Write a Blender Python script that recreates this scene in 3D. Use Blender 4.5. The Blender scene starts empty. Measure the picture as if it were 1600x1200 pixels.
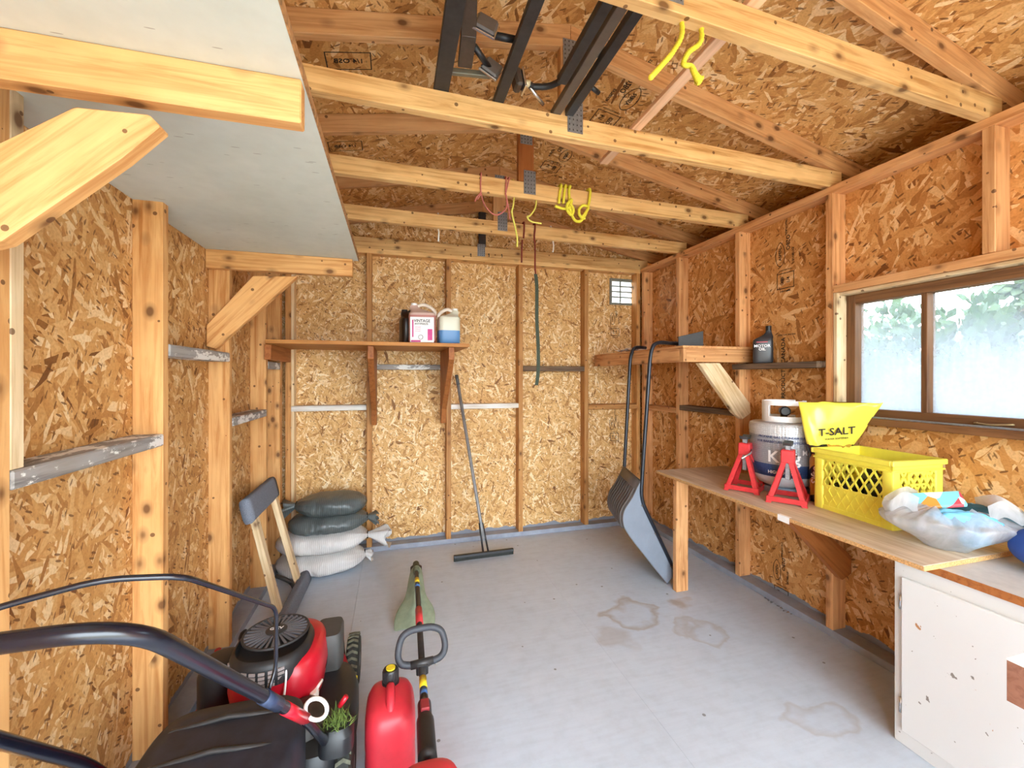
import bpy, bmesh, math, random
from mathutils import Vector as V, Matrix, Euler, noise
import numpy as np

# ---------------------------------------------------------------- camera (fitted to the photograph)
F, TH, Y0, H = 656.46, 0.2735, 588.87, 1.351          # focal length in px, yaw, horizon row, eye height
SC = bpy.context.scene
COL = SC.collection
cd = bpy.data.cameras.new('camera'); cam = bpy.data.objects.new('camera', cd); COL.objects.link(cam)
cd.sensor_width = 36; cd.lens = F * 36 / 1600; cd.shift_y = (Y0 - 600) / 1600
cd.clip_start = 0.02; cd.clip_end = 200
cam.location = (0, 0, H); cam.rotation_euler = (math.pi / 2, 0, -TH)
SC.camera = cam
# ---------------------------------------------------------------- sky, sun, exposure
w = bpy.data.worlds.new('sky'); SC.world = w; w.use_nodes = True
bg = w.node_tree.nodes['Background']
bg.inputs[0].default_value = (0.80, 0.915, 1.0, 1); bg.inputs[1].default_value = 5.2
sd = bpy.data.lights.new('sun', 'SUN'); sd.energy = 6.0; sd.angle = math.radians(12); sd.color = (1, .95, .86)
sun = bpy.data.objects.new('sun', sd); COL.objects.link(sun)
sun.rotation_euler = Euler((math.radians(28), math.radians(-34), 0))    # high, from behind the shed
SC.view_settings.view_transform = 'Standard'; SC.view_settings.look = 'None'
SC.view_settings.exposure = 1.72; SC.view_settings.gamma = 1; SC.view_settings.use_curve_mapping = False
try:
    SC.cycles.max_bounces = 12; SC.cycles.diffuse_bounces = 8; SC.cycles.transparent_max_bounces = 16
    SC.cycles.use_denoising = True; SC.cycles.sample_clamp_indirect = 8
    SC.cycles.caustics_reflective = False; SC.cycles.caustics_refractive = False
except Exception: pass

# ---------------------------------------------------------------- photo pixel -> point on a plane
CT, ST = math.cos(TH), math.sin(TH)
def P(px, py, X=None, Y=None, Z=None, d=None):
    u = (px - 800) / F; v = (Y0 - py) / F
    dx, dy, dz = u * CT + ST, CT - u * ST, v
    if X is not None: t = X / dx
    elif Y is not None: t = Y / dy
    elif Z is not None: t = (Z - H) / dz
    else: t = d
    return V((dx * t, dy * t, H + dz * t))

# ---------------------------------------------------------------- materials
def nt(name):
    m = bpy.data.materials.new(name); m.use_nodes = True
    t = m.node_tree; return m, t, t.nodes['Principled BSDF']
def N(t, kind, **kw):
    n = t.nodes.new(kind)
    for k, v in kw.items():
        if k.startswith('i_'):
            k = k[2:]; n.inputs[int(k) if k.isdigit() else k.replace('_', ' ')].default_value = v
        else: setattr(n, k, v)
    return n
def L(t, a, b): t.links.new(a, b)
def math_(t, op, a, b=None, c=None, clamp=False):
    n = N(t, 'ShaderNodeMath', operation=op, use_clamp=clamp)
    for i, x in enumerate((a, b, c)):
        if x is None: continue
        if isinstance(x, (int, float)): n.inputs[i].default_value = x
        else: L(t, x, n.inputs[i])
    return n.outputs[0]
def ramp(t, fac, stops, interp='LINEAR'):
    r = N(t, 'ShaderNodeValToRGB'); r.color_ramp.interpolation = interp
    e = r.color_ramp.elements
    while len(e) < len(stops): e.new(0.5)
    for i, (p, c) in enumerate(stops):
        e[i].position = p; e[i].color = (c[0], c[1], c[2], 1)
    if fac is not None: L(t, fac, r.inputs[0])
    return r.outputs[0]
def mixc(t, fac, a, b, blend='MIX'):
    n = N(t, 'ShaderNodeMix', data_type='RGBA', blend_type=blend)
    for s, x in ((n.inputs[0], fac), (n.inputs[6], a), (n.inputs[7], b)):
        if isinstance(x, (int, float)): s.default_value = x
        elif isinstance(x, tuple): s.default_value = (x[0], x[1], x[2], 1)
        else: L(t, x, s)
    return n.outputs[2]
def noise_(t, vec, scale, detail=3, rough=.5, dist=0):
    n = N(t, 'ShaderNodeTexNoise'); n.inputs['Scale'].default_value = scale; n.inputs['Detail'].default_value = detail
    n.inputs['Roughness'].default_value = rough; n.inputs['Distortion'].default_value = dist
    if vec is not None: L(t, vec, n.inputs['Vector'])
    return n.outputs[0]
def bump(t, b, height, strength=.3, dist=.003):
    n = N(t, 'ShaderNodeBump'); n.inputs['Strength'].default_value = strength; n.inputs['Distance'].default_value = dist
    L(t, height, n.inputs['Height']); L(t, n.outputs[0], b.inputs['Normal'])
def srgb(r, g, b):
    f = lambda c: (c / 255 / 12.92) if c / 255 <= .04045 else ((c / 255 + .055) / 1.055) ** 2.4
    return (f(r), f(g), f(b))

def plain(name, col, rough=.5, metal=0, var=.12, scale=30, spec=.5, coat=0):
    m, t, b = nt(name)
    tc = N(t, 'ShaderNodeTexCoord')
    n = noise_(t, tc.outputs['Object'], scale, 4, .6)
    lo = tuple(c * (1 - var) for c in col); hi = tuple(min(1, c * (1 + var)) for c in col)
    L(t, ramp(t, n, [(.3, lo), (.7, hi)]), b.inputs['Base Color'])
    b.inputs['Roughness'].default_value = rough; b.inputs['Metallic'].default_value = metal
    b.inputs['Specular IOR Level'].default_value = spec
    if coat: b.inputs['Coat Weight'].default_value = coat
    return m

def osb(name, axes, tint=(1, 1, 1), paint_edge=False, seed=0.0, fs=1.0):
    """oriented strand board: overlapping stretched flakes; axes = which world axes lie in the sheet"""
    m, t, b = nt(name)
    g = N(t, 'ShaderNodeNewGeometry'); s = N(t, 'ShaderNodeSeparateXYZ'); L(t, g.outputs['Position'], s.inputs[0])
    c = N(t, 'ShaderNodeCombineXYZ')
    L(t, math_(t, 'ADD', s.outputs[axes[0]], seed), c.inputs[0]); L(t, math_(t, 'ADD', s.outputs[axes[1]], seed * .7), c.inputs[1])
    vec = c.outputs[0]
    wn = N(t, 'ShaderNodeTexNoise', noise_dimensions='2D'); wn.inputs['Scale'].default_value = 14; wn.inputs['Detail'].default_value = 2
    L(t, vec, wn.inputs['Vector'])
    va = N(t, 'ShaderNodeVectorMath', operation='SCALE'); L(t, wn.outputs['Color'], va.inputs[0]); va.inputs['Scale'].default_value = .009
    vs = N(t, 'ShaderNodeVectorMath', operation='ADD'); L(t, vec, vs.inputs[0]); L(t, va.outputs[0], vs.inputs[1])
    best = None; shade = None
    for i, (ang, lx, ly) in enumerate([(8, 13, 62), (38, 15, 70), (70, 12, 60), (97, 14, 78), (128, 13, 56), (160, 18, 84), (52, 24, 120), (112, 22, 105)]):
        mp = N(t, 'ShaderNodeMapping'); mp.vector_type = 'POINT'
        mp.inputs['Rotation'].default_value = (0, 0, math.radians(ang)); mp.inputs['Location'].default_value = (3.1 * i, 1.7 * i, 0)
        L(t, vs.outputs[0], mp.inputs[0])
        m2 = N(t, 'ShaderNodeVectorMath', operation='MULTIPLY'); L(t, mp.outputs[0], m2.inputs[0]); m2.inputs[1].default_value = (lx * fs, ly * fs, 1)
        vo = N(t, 'ShaderNodeTexVoronoi', voronoi_dimensions='2D'); vo.inputs['Scale'].default_value = 1; vo.inputs['Randomness'].default_value = 1
        L(t, m2.outputs[0], vo.inputs['Vector'])
        sc = N(t, 'ShaderNodeSeparateColor'); L(t, vo.outputs['Color'], sc.inputs[0])
        pr, sh = sc.outputs[0], sc.outputs[1]
        if best is None: best, shade = pr, sh
        else:
            gt = math_(t, 'GREATER_THAN', pr, best)
            mx = N(t, 'ShaderNodeMix', data_type='FLOAT'); L(t, gt, mx.inputs[0]); L(t, shade, mx.inputs[2]); L(t, sh, mx.inputs[3])
            shade = mx.outputs[0]; best = math_(t, 'MAXIMUM', pr, best)
    T = lambda c: tuple(a * b_ for a, b_ in zip(c, tint))
    col = ramp(t, shade, [(0, T(srgb(118, 74, 34))), (.04, T(srgb(168, 116, 60))), (.2, T(srgb(192, 140, 78))), (.5, T(srgb(206, 156, 92))),
                          (.78, T(srgb(216, 172, 112))), (.93, T(srgb(232, 202, 152)))])
    fine = N(t, 'ShaderNodeTexNoise', noise_dimensions='2D'); fine.inputs['Scale'].default_value = 120; fine.inputs['Detail'].default_value = 3
    L(t, vs.outputs[0], fine.inputs['Vector'])
    col = mixc(t, .55, col, ramp(t, fine.outputs[0], [(.3, (.72, .66, .58)), (.6, (1, 1, 1))]), 'MULTIPLY')
    big = noise_(t, vec, 1.7, 3)
    col = mixc(t, .6, col, ramp(t, big, [(.3, (.86, .8, .72)), (.65, (1, 1, 1))]), 'MULTIPLY')
    # dark slivers and bark specks
    for ang, sx_, sy_, th_, amt in ((25, 17, 60, .10, .8), (115, 15, 70, .09, .75), (75, 40, 70, .10, .5)):
        mp = N(t, 'ShaderNodeMapping'); mp.inputs['Rotation'].default_value = (0, 0, math.radians(ang)); L(t, vs.outputs[0], mp.inputs[0])
        m2 = N(t, 'ShaderNodeVectorMath', operation='MULTIPLY'); L(t, mp.outputs[0], m2.inputs[0]); m2.inputs[1].default_value = (sx_ * fs, sy_ * fs, 1)
        sp = N(t, 'ShaderNodeTexVoronoi', voronoi_dimensions='2D'); sp.inputs['Scale'].default_value = 1; L(t, m2.outputs[0], sp.inputs['Vector'])
        sc = N(t, 'ShaderNodeSeparateColor'); L(t, sp.outputs['Color'], sc.inputs[0])
        k = math_(t, 'MULTIPLY', math_(t, 'LESS_THAN', sp.outputs['Distance'], th_ * 1.5), math_(t, 'GREATER_THAN', sc.outputs[0], .74))
        col = mixc(t, math_(t, 'MULTIPLY', k, amt), col, srgb(96, 58, 28))
    if paint_edge:                                             # floor paint lapped a few centimetres up the sheet
        e = noise_(t, vec, 9, 4)
        th = math_(t, 'MULTIPLY_ADD', e, .09, .015)
        msk = math_(t, 'LESS_THAN', s.outputs[2], th)
        col = mixc(t, msk, col, srgb(132, 136, 146))
    L(t, col, b.inputs['Base Color']); b.inputs['Roughness'].default_value = .62
    b.inputs['Specular IOR Level'].default_value = .35
    bump(t, b, math_(t, 'ADD', shade, math_(t, 'MULTIPLY', fine.outputs[0], .4)), .35, .0015)
    return m

def wood(name, light, dark, knots=True, rough=.6, grey=0.0, paint=None):
    m, t, b = nt(name)
    tc = N(t, 'ShaderNodeTexCoord'); oi = N(t, 'ShaderNodeObjectInfo')
    off = N(t, 'ShaderNodeVectorMath', operation='SCALE'); off.inputs[0].default_value = (37, 11, 23); L(t, oi.outputs['Random'], off.inputs['Scale'])
    ad = N(t, 'ShaderNodeVectorMath', operation='ADD'); L(t, tc.outputs['Object'], ad.inputs[0]); L(t, off.outputs[0], ad.inputs[1])
    ml = N(t, 'ShaderNodeVectorMath', operation='MULTIPLY'); L(t, ad.outputs[0], ml.inputs[0]); ml.inputs[1].default_value = (1.3, 26, 26)
    gr = noise_(t, ml.outputs[0], 1.6, 6, .62, .8)
    col = ramp(t, gr, [(.32, dark), (.52, light), (.75, tuple(min(1, c * 1.12) for c in light))])
    m3 = N(t, 'ShaderNodeVectorMath', operation='MULTIPLY'); L(t, ad.outputs[0], m3.inputs[0]); m3.inputs[1].default_value = (2.2, 5, 5)
    pat = noise_(t, m3.outputs[0], 2.2, 3)
    col = mixc(t, .55, col, ramp(t, pat, [(.35, (.80, .68, .55)), (.6, (1, 1, 1))]), 'MULTIPLY')
    hv = N(t, 'ShaderNodeHueSaturation'); L(t, col, hv.inputs['Color'])
    L(t, math_(t, 'MULTIPLY_ADD', oi.outputs['Random'], .22, .89), hv.inputs['Value'])
    col = hv.outputs[0]
    if knots:
        m4 = N(t, 'ShaderNodeVectorMath', operation='MULTIPLY'); L(t, ad.outputs[0], m4.inputs[0]); m4.inputs[1].default_value = (9, 14, 14)
        vo = N(t, 'ShaderNodeTexVoronoi'); vo.inputs['Scale'].default_value = 1; L(t, m4.outputs[0], vo.inputs['Vector'])
        sc = N(t, 'ShaderNodeSeparateColor'); L(t, vo.outputs['Color'], sc.inputs[0])
        on = math_(t, 'GREATER_THAN', sc.outputs[0], .5)
        k = ramp(t, vo.outputs['Distance'], [(.12, (1, 1, 1)), (.19, (.42, .42, .42)), (.34, (0, 0, 0))])
        col = mixc(t, math_(t, 'MULTIPLY', math_(t, 'MULTIPLY', on, k), .85), col, srgb(88, 50, 22))
        v2 = N(t, 'ShaderNodeTexVoronoi'); v2.inputs['Scale'].default_value = 15; L(t, ad.outputs[0], v2.inputs['Vector'])
        col = mixc(t, math_(t, 'MULTIPLY', math_(t, 'LESS_THAN', v2.outputs['Distance'], .11), .8), col, srgb(84, 50, 26))
    if paint is not None:                                      # remains of old paint
        pn = noise_(t, m3.outputs[0], 3.5, 5, .7)
        col = mixc(t, ramp(t, pn, [(paint[0], (0, 0, 0)), (paint[0] + .04, (1, 1, 1))]), col, paint[1])
    L(t, col, b.inputs['Base Color']); b.inputs['Roughness'].default_value = rough
    b.inputs['Specular IOR Level'].default_value = .3
    bump(t, b, gr, .25, .0015)
    return m

OSB_B = osb('osb_back', (0, 2), (1.2, 1.34, 1.6), True)  # tint lightened to carry the stronger light on the back wall
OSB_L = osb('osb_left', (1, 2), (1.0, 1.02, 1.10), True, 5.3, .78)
OSB_R = osb('osb_right', (1, 2), (1.05, .95, .92), True, 11.7, .62)  # board hue, plus this wall's weaker light put into the tint
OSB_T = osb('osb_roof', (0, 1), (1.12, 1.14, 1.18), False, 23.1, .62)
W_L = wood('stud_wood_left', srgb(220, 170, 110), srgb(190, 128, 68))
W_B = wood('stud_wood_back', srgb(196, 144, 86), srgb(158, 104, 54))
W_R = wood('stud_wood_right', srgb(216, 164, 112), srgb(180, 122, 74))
W_T = wood('truss_wood', srgb(224, 184, 126), srgb(188, 140, 82))
W_TR = wood('rafter_wood', srgb(212, 164, 112), srgb(178, 126, 78))
W_P = wood('pale_pine', srgb(226, 204, 166), srgb(196, 166, 120), True)
W_GREY = wood('weathered_grey_wood', srgb(158, 154, 150), srgb(104, 100, 98), False, .8, paint=(.515, srgb(222, 220, 214)))
W_GREYD = wood('weathered_brown_wood', srgb(112, 92, 74), srgb(70, 54, 42), False, .8)
W_WHITE = wood('white_painted_lath', srgb(226, 224, 218), srgb(196, 192, 184), False, .6)
W_SHELF = wood('shelf_plywood', srgb(186, 128, 66), srgb(158, 100, 46), False, .55)
W_SHELFB = wood('bracket_plywood', srgb(168, 104, 54), srgb(138, 78, 36), False, .55)
W_LATH = wood('pink_lath', srgb(226, 186, 150), srgb(204, 160, 122), False, .6)

def floor_mat():
    m, t, b = nt('grey_floor_paint')
    g = N(t, 'ShaderNodeNewGeometry'); pos = g.outputs['Position']
    n1 = noise_(t, pos, 1.3, 5, .6); n2 = noise_(t, pos, 14, 5, .65)
    sx = N(t, 'ShaderNodeVectorMath', operation='MULTIPLY'); L(t, pos, sx.inputs[0]); sx.inputs[1].default_value = (3, 26, 1)
    n3 = noise_(t, sx.outputs[0], 2, 4)
    col = ramp(t, n1, [(.3, srgb(188, 200, 214)), (.7, srgb(200, 211, 224))])
    col = mixc(t, .5, col, ramp(t, n2, [(.3, (.84, .83, .82)), (.55, (1, 1, 1))]), 'MULTIPLY')
    col = mixc(t, .4, col, ramp(t, n3, [(.35, (.86, .86, .87)), (.6, (1, 1, 1))]), 'MULTIPLY')
    # water stains around the bench leg
    wv = N(t, 'ShaderNodeTexNoise'); wv.inputs['Scale'].default_value = 5; wv.inputs['Detail'].default_value = 3; L(t, pos, wv.inputs['Vector'])
    ws = N(t, 'ShaderNodeVectorMath', operation='SCALE'); L(t, wv.outputs['Color'], ws.inputs[0]); ws.inputs['Scale'].default_value = .34
    wa = N(t, 'ShaderNodeVectorMath', operation='ADD'); L(t, pos, wa.inputs[0]); L(t, ws.outputs[0], wa.inputs[1])
    for px, py, r, amt, ring in [(985, 958, .17, .55, 1), (1062, 942, .085, .6, 0), (1100, 985, .12, .35, 1), (968, 1000, .11, .3, 0), (1290, 1124, .12, .3, 1)]:
        p = P(px, py, Z=0) + V((.17, .17, .17)); p.z = .17
        di = N(t, 'ShaderNodeVectorMath', operation='DISTANCE'); L(t, wa.outputs[0], di.inputs[0]); di.inputs[1].default_value = p
        st = [(r * .55, (0, 0, 0)), (r * .86, (1, 1, 1)), (r, (0, 0, 0))] if ring else [(r * .5, (1, 1, 1)), (r, (0, 0, 0))]
        k = ramp(t, di.outputs['Value'], st)
        col = mixc(t, math_(t, 'MULTIPLY', k, amt), col, srgb(150, 128, 104))
    dv = N(t, 'ShaderNodeTexVoronoi'); dv.inputs['Scale'].default_value = 7; L(t, pos, dv.inputs['Vector'])
    dk = math_(t, 'LESS_THAN', dv.outputs['Distance'], .05)
    col = mixc(t, math_(t, 'MULTIPLY', dk, .7), col, srgb(88, 84, 80))
    L(t, col, b.inputs['Base Color']); L(t, ramp(t, n2, [(.3, (.5, .5, .5)), (.7, (.38, .38, .38))]), b.inputs['Roughness'])
    bump(t, b, n2, .08, .002)
    return m
FLOOR = floor_mat()
PLATE = plain('grey_plate_paint', srgb(146, 152, 164), .5, var=.14, scale=14)

LOFT = None
def loft_mat():
    m, t, b = nt('grey_green_painted_plywood')
    g = N(t, 'ShaderNodeNewGeometry'); pos = g.outputs['Position']
    n1 = noise_(t, pos, 3, 5, .6); n2 = noise_(t, pos, 22, 4)
    col = ramp(t, n1, [(.3, srgb(192, 200, 190)), (.7, srgb(208, 214, 204))])
    sx = N(t, 'ShaderNodeVectorMath', operation='MULTIPLY'); L(t, pos, sx.inputs[0]); sx.inputs[1].default_value = (9, 60, 1)
    v = N(t, 'ShaderNodeTexVoronoi'); v.inputs['Scale'].default_value = .9; L(t, sx.outputs[0], v.inputs['Vector'])
    col = mixc(t, math_(t, 'MULTIPLY', math_(t, 'LESS_THAN', v.outputs['Distance'], .09), .6), col, srgb(110, 108, 98))
    col = mixc(t, .3, col, ramp(t, n2, [(.3, (.85, .85, .84)), (.6, (1, 1, 1))]), 'MULTIPLY')
    L(t, col, b.inputs['Base Color']); b.inputs['Roughness'].default_value = .6
    return m
LOFT = loft_mat()
EDGE = plain('raw_plywood_edge', srgb(160, 118, 74), .8, var=.45, scale=60)
STEEL = plain('galvanised_steel', srgb(150, 156, 164), .42, .75, .2, 80)
CHROME = plain('bright_steel', srgb(205, 205, 205), .25, .9, .1, 40)
BLACK = plain('black_plastic', srgb(30, 30, 32), .45, 0, .25, 40)
BLACKG = plain('black_gloss_tube', srgb(12, 15, 28), .26, 0, .3, 60, .6)
BLACKM = plain('black_painted_steel', srgb(52, 50, 50), .5, .2, .25, 30)
BROWNM = plain('bronze_painted_steel', srgb(74, 62, 54), .5, .2, .2, 30)
RED = plain('red_plastic', srgb(186, 22, 40), .32, 0, .12, 12, .5)
REDJ = plain('red_painted_steel', srgb(210, 56, 60), .42, .1, .16, 40)
REDC = plain('red_can_plastic', srgb(205, 48, 62), .4, 0, .1, 14)
YELLOW = plain('yellow_plastic', srgb(236, 226, 84), .42, 0, .05, 20)
YROPE = plain('yellow_rope', srgb(226, 214, 60), .7, 0, .25, 300)
YTHIN = plain('pale_yellow_cord', srgb(214, 206, 96), .7, 0, .25, 300)
PINK = plain('pink_string', srgb(190, 110, 100), .8, 0, .3, 300)
MAROON = plain('maroon_strap', srgb(122, 44, 32), .8, 0, .25, 200)
WHITE = plain('white_paint', srgb(232, 230, 224), .5, 0, .04, 20)
WPLAS = plain('white_plastic', srgb(238, 238, 236), .4, 0, .03, 20)
GREENG = plain('green_guard_plastic', srgb(128, 138, 114), .55, 0, .22, 18)
RUBBER = plain('tyre_rubber', srgb(38, 40, 36), .75, 0, .4, 60)
YSTICK = plain('yellow_sticker', srgb(232, 206, 48), .45, 0, .1, 90)
BLUEST = plain('blue_sticker', srgb(70, 110, 170), .45, 0, .3, 90)
INK = plain('black_ink', srgb(34, 24, 18), .8, 0, .5, 160)
WINK = plain('white_ink', srgb(236, 236, 236), .5, 0, .03, 30)
GRASSM = plain('grass_clippings', srgb(104, 124, 56), .9, 0, .45, 60)
CARPET = plain('blue_grey_carpet', srgb(118, 124, 136), .95, 0, .3, 260, .1)
PANM = plain('slate_blue_plastic', srgb(122, 130, 142), .5, 0, .08, 10)
PANR = plain('dark_rib_plastic', srgb(98, 92, 90), .55, 0, .15, 14)

# ---------------------------------------------------------------- geometry helpers
WM = {}
def reg(o, mw, parent=None):
    WM[o.name] = mw
    if parent is not None:
        o.parent = parent; o.matrix_parent_inverse = WM[parent.name].inverted()
    return o
def tag(o, label=None, cat=None, group=None, kind=None):
    if label: o['label'] = label
    if cat: o['category'] = cat
    if group: o['group'] = group
    if kind: o['kind'] = kind
    return o
def thing(name, label, cat, loc, group=None, kind=None):
    o = bpy.data.objects.new(name, None); COL.objects.link(o); o.location = loc; o.empty_display_size = .05
    reg(o, Matrix.Translation(V(loc)))
    return tag(o, label, cat, group, kind)
class MB:
    def __init__(s): s.v = []; s.f = []
    def add(s, vs, fs):
        k = len(s.v); s.v += [V(x) for x in vs]; s.f += [[i + k for i in f] for f in fs]; return s
    def box(s, lo, hi, M=None):
        x0, y0, z0 = lo; x1, y1, z1 = hi
        vs = [V(p) for p in ((x0,y0,z0),(x1,y0,z0),(x1,y1,z0),(x0,y1,z0),(x0,y0,z1),(x1,y0,z1),(x1,y1,z1),(x0,y1,z1))]
        if M is not None: vs = [M @ p for p in vs]
        return s.add(vs, [(0,3,2,1),(4,5,6,7),(0,1,5,4),(1,2,6,5),(2,3,7,6),(3,0,4,7)])
    def prism(s, poly, vec):
        n = len(poly); a = [V(p) for p in poly]; b = [p + V(vec) for p in a]
        return s.add(a + b, [list(range(n))[::-1], [n + i for i in range(n)]] + [(i, (i + 1) % n, n + (i + 1) % n, n + i) for i in range(n)])
    def tube(s, pts, r, n=10, closed=False):
        pts = [V(p) for p in pts]; m = len(pts)
        rs = r if isinstance(r, (list, tuple)) else [r] * m
        up = V((0, 0, 1)); prev = None; vs = []
        for i, p in enumerate(pts):
            if closed: d = pts[(i + 1) % m] - pts[i - 1]
            else: d = pts[min(i + 1, m - 1)] - pts[max(i - 1, 0)]
            d.normalize()
            if prev is None:
                a = d.cross(up if abs(d.z) < .9 else V((1, 0, 0))).normalized()
            else:
                a = (prev - d * prev.dot(d))
                a = a.normalized() if a.length > 1e-6 else d.cross(up).normalized()
            prev = a; b = d.cross(a)
            for k in range(n):
                an = 2 * math.pi * k / n
                vs.append(p + (a * math.cos(an) + b * math.sin(an)) * rs[i])
        fs = []
        for i in range(m if closed else m - 1):
            j = (i + 1) % m
            for k in range(n): fs.append((i * n + k, i * n + (k + 1) % n, j * n + (k + 1) % n, j * n + k))
        if not closed: fs += [list(range(n))[::-1], [(m - 1) * n + k for k in range(n)]]
        return s.add(vs, fs)
    def lathe(s, prof, c, n=24, M=None, sx=1, sy=1):
        """profile of (radius, height) turned about z through c"""
        vs = []
        for r, z in prof:
            for k in range(n):
                a = 2 * math.pi * k / n; p = V((r * math.cos(a) * sx, r * math.sin(a) * sy, z))
                vs.append((M @ p if M is not None else p) + V(c))
        m = len(prof)
        fs = [(i * n + k, i * n + (k + 1) % n, (i + 1) * n + (k + 1) % n, (i + 1) * n + k) for i in range(m - 1) for k in range(n)]
        fs += [list(range(n))[::-1], [(m - 1) * n + k for k in range(n)]]
        return s.add(vs, fs)
    def rbox(s, c, prof, hx, hy, e=4, n=40, M=None):
        """stack of rounded-rectangle rings: prof = (scale, z); superellipse exponent e"""
        vs = []
        for item in prof:
            sc, z = item[0], item[1]; ox, oy = (item[2], item[3]) if len(item) > 2 else (0, 0)
            for k in range(n):
                a = 2 * math.pi * k / n; ca, sa = math.cos(a), math.sin(a)
                p = V((math.copysign(abs(ca) ** (2 / e), ca) * hx * sc + ox, math.copysign(abs(sa) ** (2 / e), sa) * hy * sc + oy, z))
                vs.append((M @ p if M is not None else p) + V(c))
        m = len(prof)
        fs = [(i * n + k, i * n + (k + 1) % n, (i + 1) * n + (k + 1) % n, (i + 1) * n + k) for i in range(m - 1) for k in range(n)]
        fs += [list(range(n))[::-1], [(m - 1) * n + k for k in range(n)]]
        return s.add(vs, fs)
    def build(s, name, mat, parent=None, smooth=False, bevel=0, sub=0, normals=True):
        lo = V([min(p[i] for p in s.v) for i in range(3)]); hi = V([max(p[i] for p in s.v) for i in range(3)])
        c = (lo + hi) / 2
        me = bpy.data.meshes.new(name); me.from_pydata([p - c for p in s.v], [], s.f)
        if normals:
            bm = bmesh.new(); bm.from_mesh(me); bmesh.ops.recalc_face_normals(bm, faces=bm.faces); bm.to_mesh(me); bm.free()
        return link(name, me, mat, Matrix.Translation(c), parent, smooth, bevel, sub)
def link(name, me, mat, mw, parent=None, smooth=False, bevel=0, sub=0):
    o = bpy.data.objects.new(name, me); COL.objects.link(o); me.materials.append(mat)
    o.matrix_basis = mw
    if smooth:
        for p in me.polygons: p.use_smooth = True
        if smooth == 'auto':
            try: me.set_sharp_from_angle(angle=math.radians(38))
            except Exception: pass
    if bevel:
        b = o.modifiers.new('bevel', 'BEVEL'); b.width = bevel; b.segments = 1; b.limit_method = 'ANGLE'
    if sub:
        b = o.modifiers.new('sub', 'SUBSURF'); b.levels = sub; b.render_levels = sub
    return reg(o, mw, parent)
def board(name, a, b, w, t, mat, parent=None, up=(0, 0, 1), bevel=.002):
    """a straight timber from a to b (centre line), w along up, t across; local x runs along the grain"""
    a, b = V(a), V(b); d = b - a; Ln = d.length; x = d.normalized()
    z = V(up); z = (z - x * z.dot(x)).normalized(); y = z.cross(x)
    mw = Matrix(((x.x, y.x, z.x, 0), (x.y, y.y, z.y, 0), (x.z, y.z, z.z, 0), (0, 0, 0, 1))); mw.translation = (a + b) / 2
    m = MB().box((-Ln / 2, -t / 2, -w / 2), (Ln / 2, t / 2, w / 2))
    me = bpy.data.meshes.new(name); me.from_pydata(m.v, [], m.f)
    return link(name, me, mat, mw, parent, bevel=bevel)
def bboard(name, lo, hi, axis, mat, parent=None, bevel=.002):
    """axis-aligned timber from lo to hi with the grain along axis 0/1/2"""
    lo, hi = V(lo), V(hi); c = (lo + hi) / 2; s = hi - lo
    a, b = c.copy(), c.copy(); a[axis] = lo[axis]; b[axis] = hi[axis]
    if axis == 2: return board(name, a, b, s[0], s[1], mat, parent, (1, 0, 0), bevel)
    if axis == 1: return board(name, a, b, s[2], s[0], mat, parent, (0, 0, 1), bevel)
    return board(name, a, b, s[2], s[1], mat, parent, (0, 0, 1), bevel)
def polyboard(name, poly, vec, mat, parent=None, along=(1, 0, 0), bevel=.002):
    """flat piece cut to an outline, grain along the given direction"""
    x = V(along).normalized(); y = V(vec).normalized(); y = (y - x * y.dot(x)).normalized(); z = x.cross(y)
    c = sum((V(p) for p in poly), V()) / len(poly)
    R = Matrix(((x.x, y.x, z.x, 0), (x.y, y.y, z.y, 0), (x.z, y.z, z.z, 0), (0, 0, 0, 1))); mw = Matrix.Translation(c) @ R
    inv = mw.inverted()
    m = MB().prism([inv @ V(p) for p in poly], R.inverted() @ V(vec))
    me = bpy.data.meshes.new(name); me.from_pydata(m.v, [], m.f)
    bm = bmesh.new(); bm.from_mesh(me); bmesh.ops.recalc_face_normals(bm, faces=bm.faces); bm.to_mesh(me); bm.free()
    return link(name, me, mat, mw, parent, bevel=bevel)
def text(name, body, size, origin, right, up, mat, parent=None, wrap=None, thick=.0006, stretch=1.0):
    """flat lettering as mesh, centred at origin; wrap = function mapping the flat (u, v) to a point"""
    cu = bpy.data.curves.new('lettering', 'FONT'); cu.body = body; cu.size = size; cu.align_x = 'CENTER'; cu.align_y = 'CENTER'
    cu.extrude = thick / 2 if wrap is None else 0; cu.resolution_u = 2; cu.offset = size * .018
    o = bpy.data.objects.new('lettering', cu); COL.objects.link(o)
    bpy.context.view_layer.update()
    me = bpy.data.meshes.new_from_object(o.evaluated_get(bpy.context.evaluated_depsgraph_get()))
    bpy.data.objects.remove(o); bpy.data.curves.remove(cu)
    r, u = V(right).normalized(), V(up).normalized(); n = r.cross(u)
    for v in me.vertices:
        if wrap is None: v.co = r * v.co.x * stretch + u * v.co.y + n * v.co.z
        else: v.co = wrap(v.co.x * stretch, v.co.y) - V(origin)
    me.materials.clear()
    return link(name, me, mat, Matrix.Translation(V(origin)), parent)
def smoothpath(pts, k=6):
    """Catmull-Rom through the points"""
    pts = [V(p) for p in pts]; out = []
    q = [pts[0] * 2 - pts[1]] + pts + [pts[-1] * 2 - pts[-2]]
    for i in range(1, len(q) - 2):
        for j in range(k):
            t = j / k
            out.append(.5 * ((2 * q[i]) + (q[i+1] - q[i-1]) * t + (2*q[i-1] - 5*q[i] + 4*q[i+1] - q[i+2]) * t*t + (3*q[i] - q[i-1] - 3*q[i+1] + q[i+2]) * t**3))
    return out + [pts[-1]]
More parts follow.
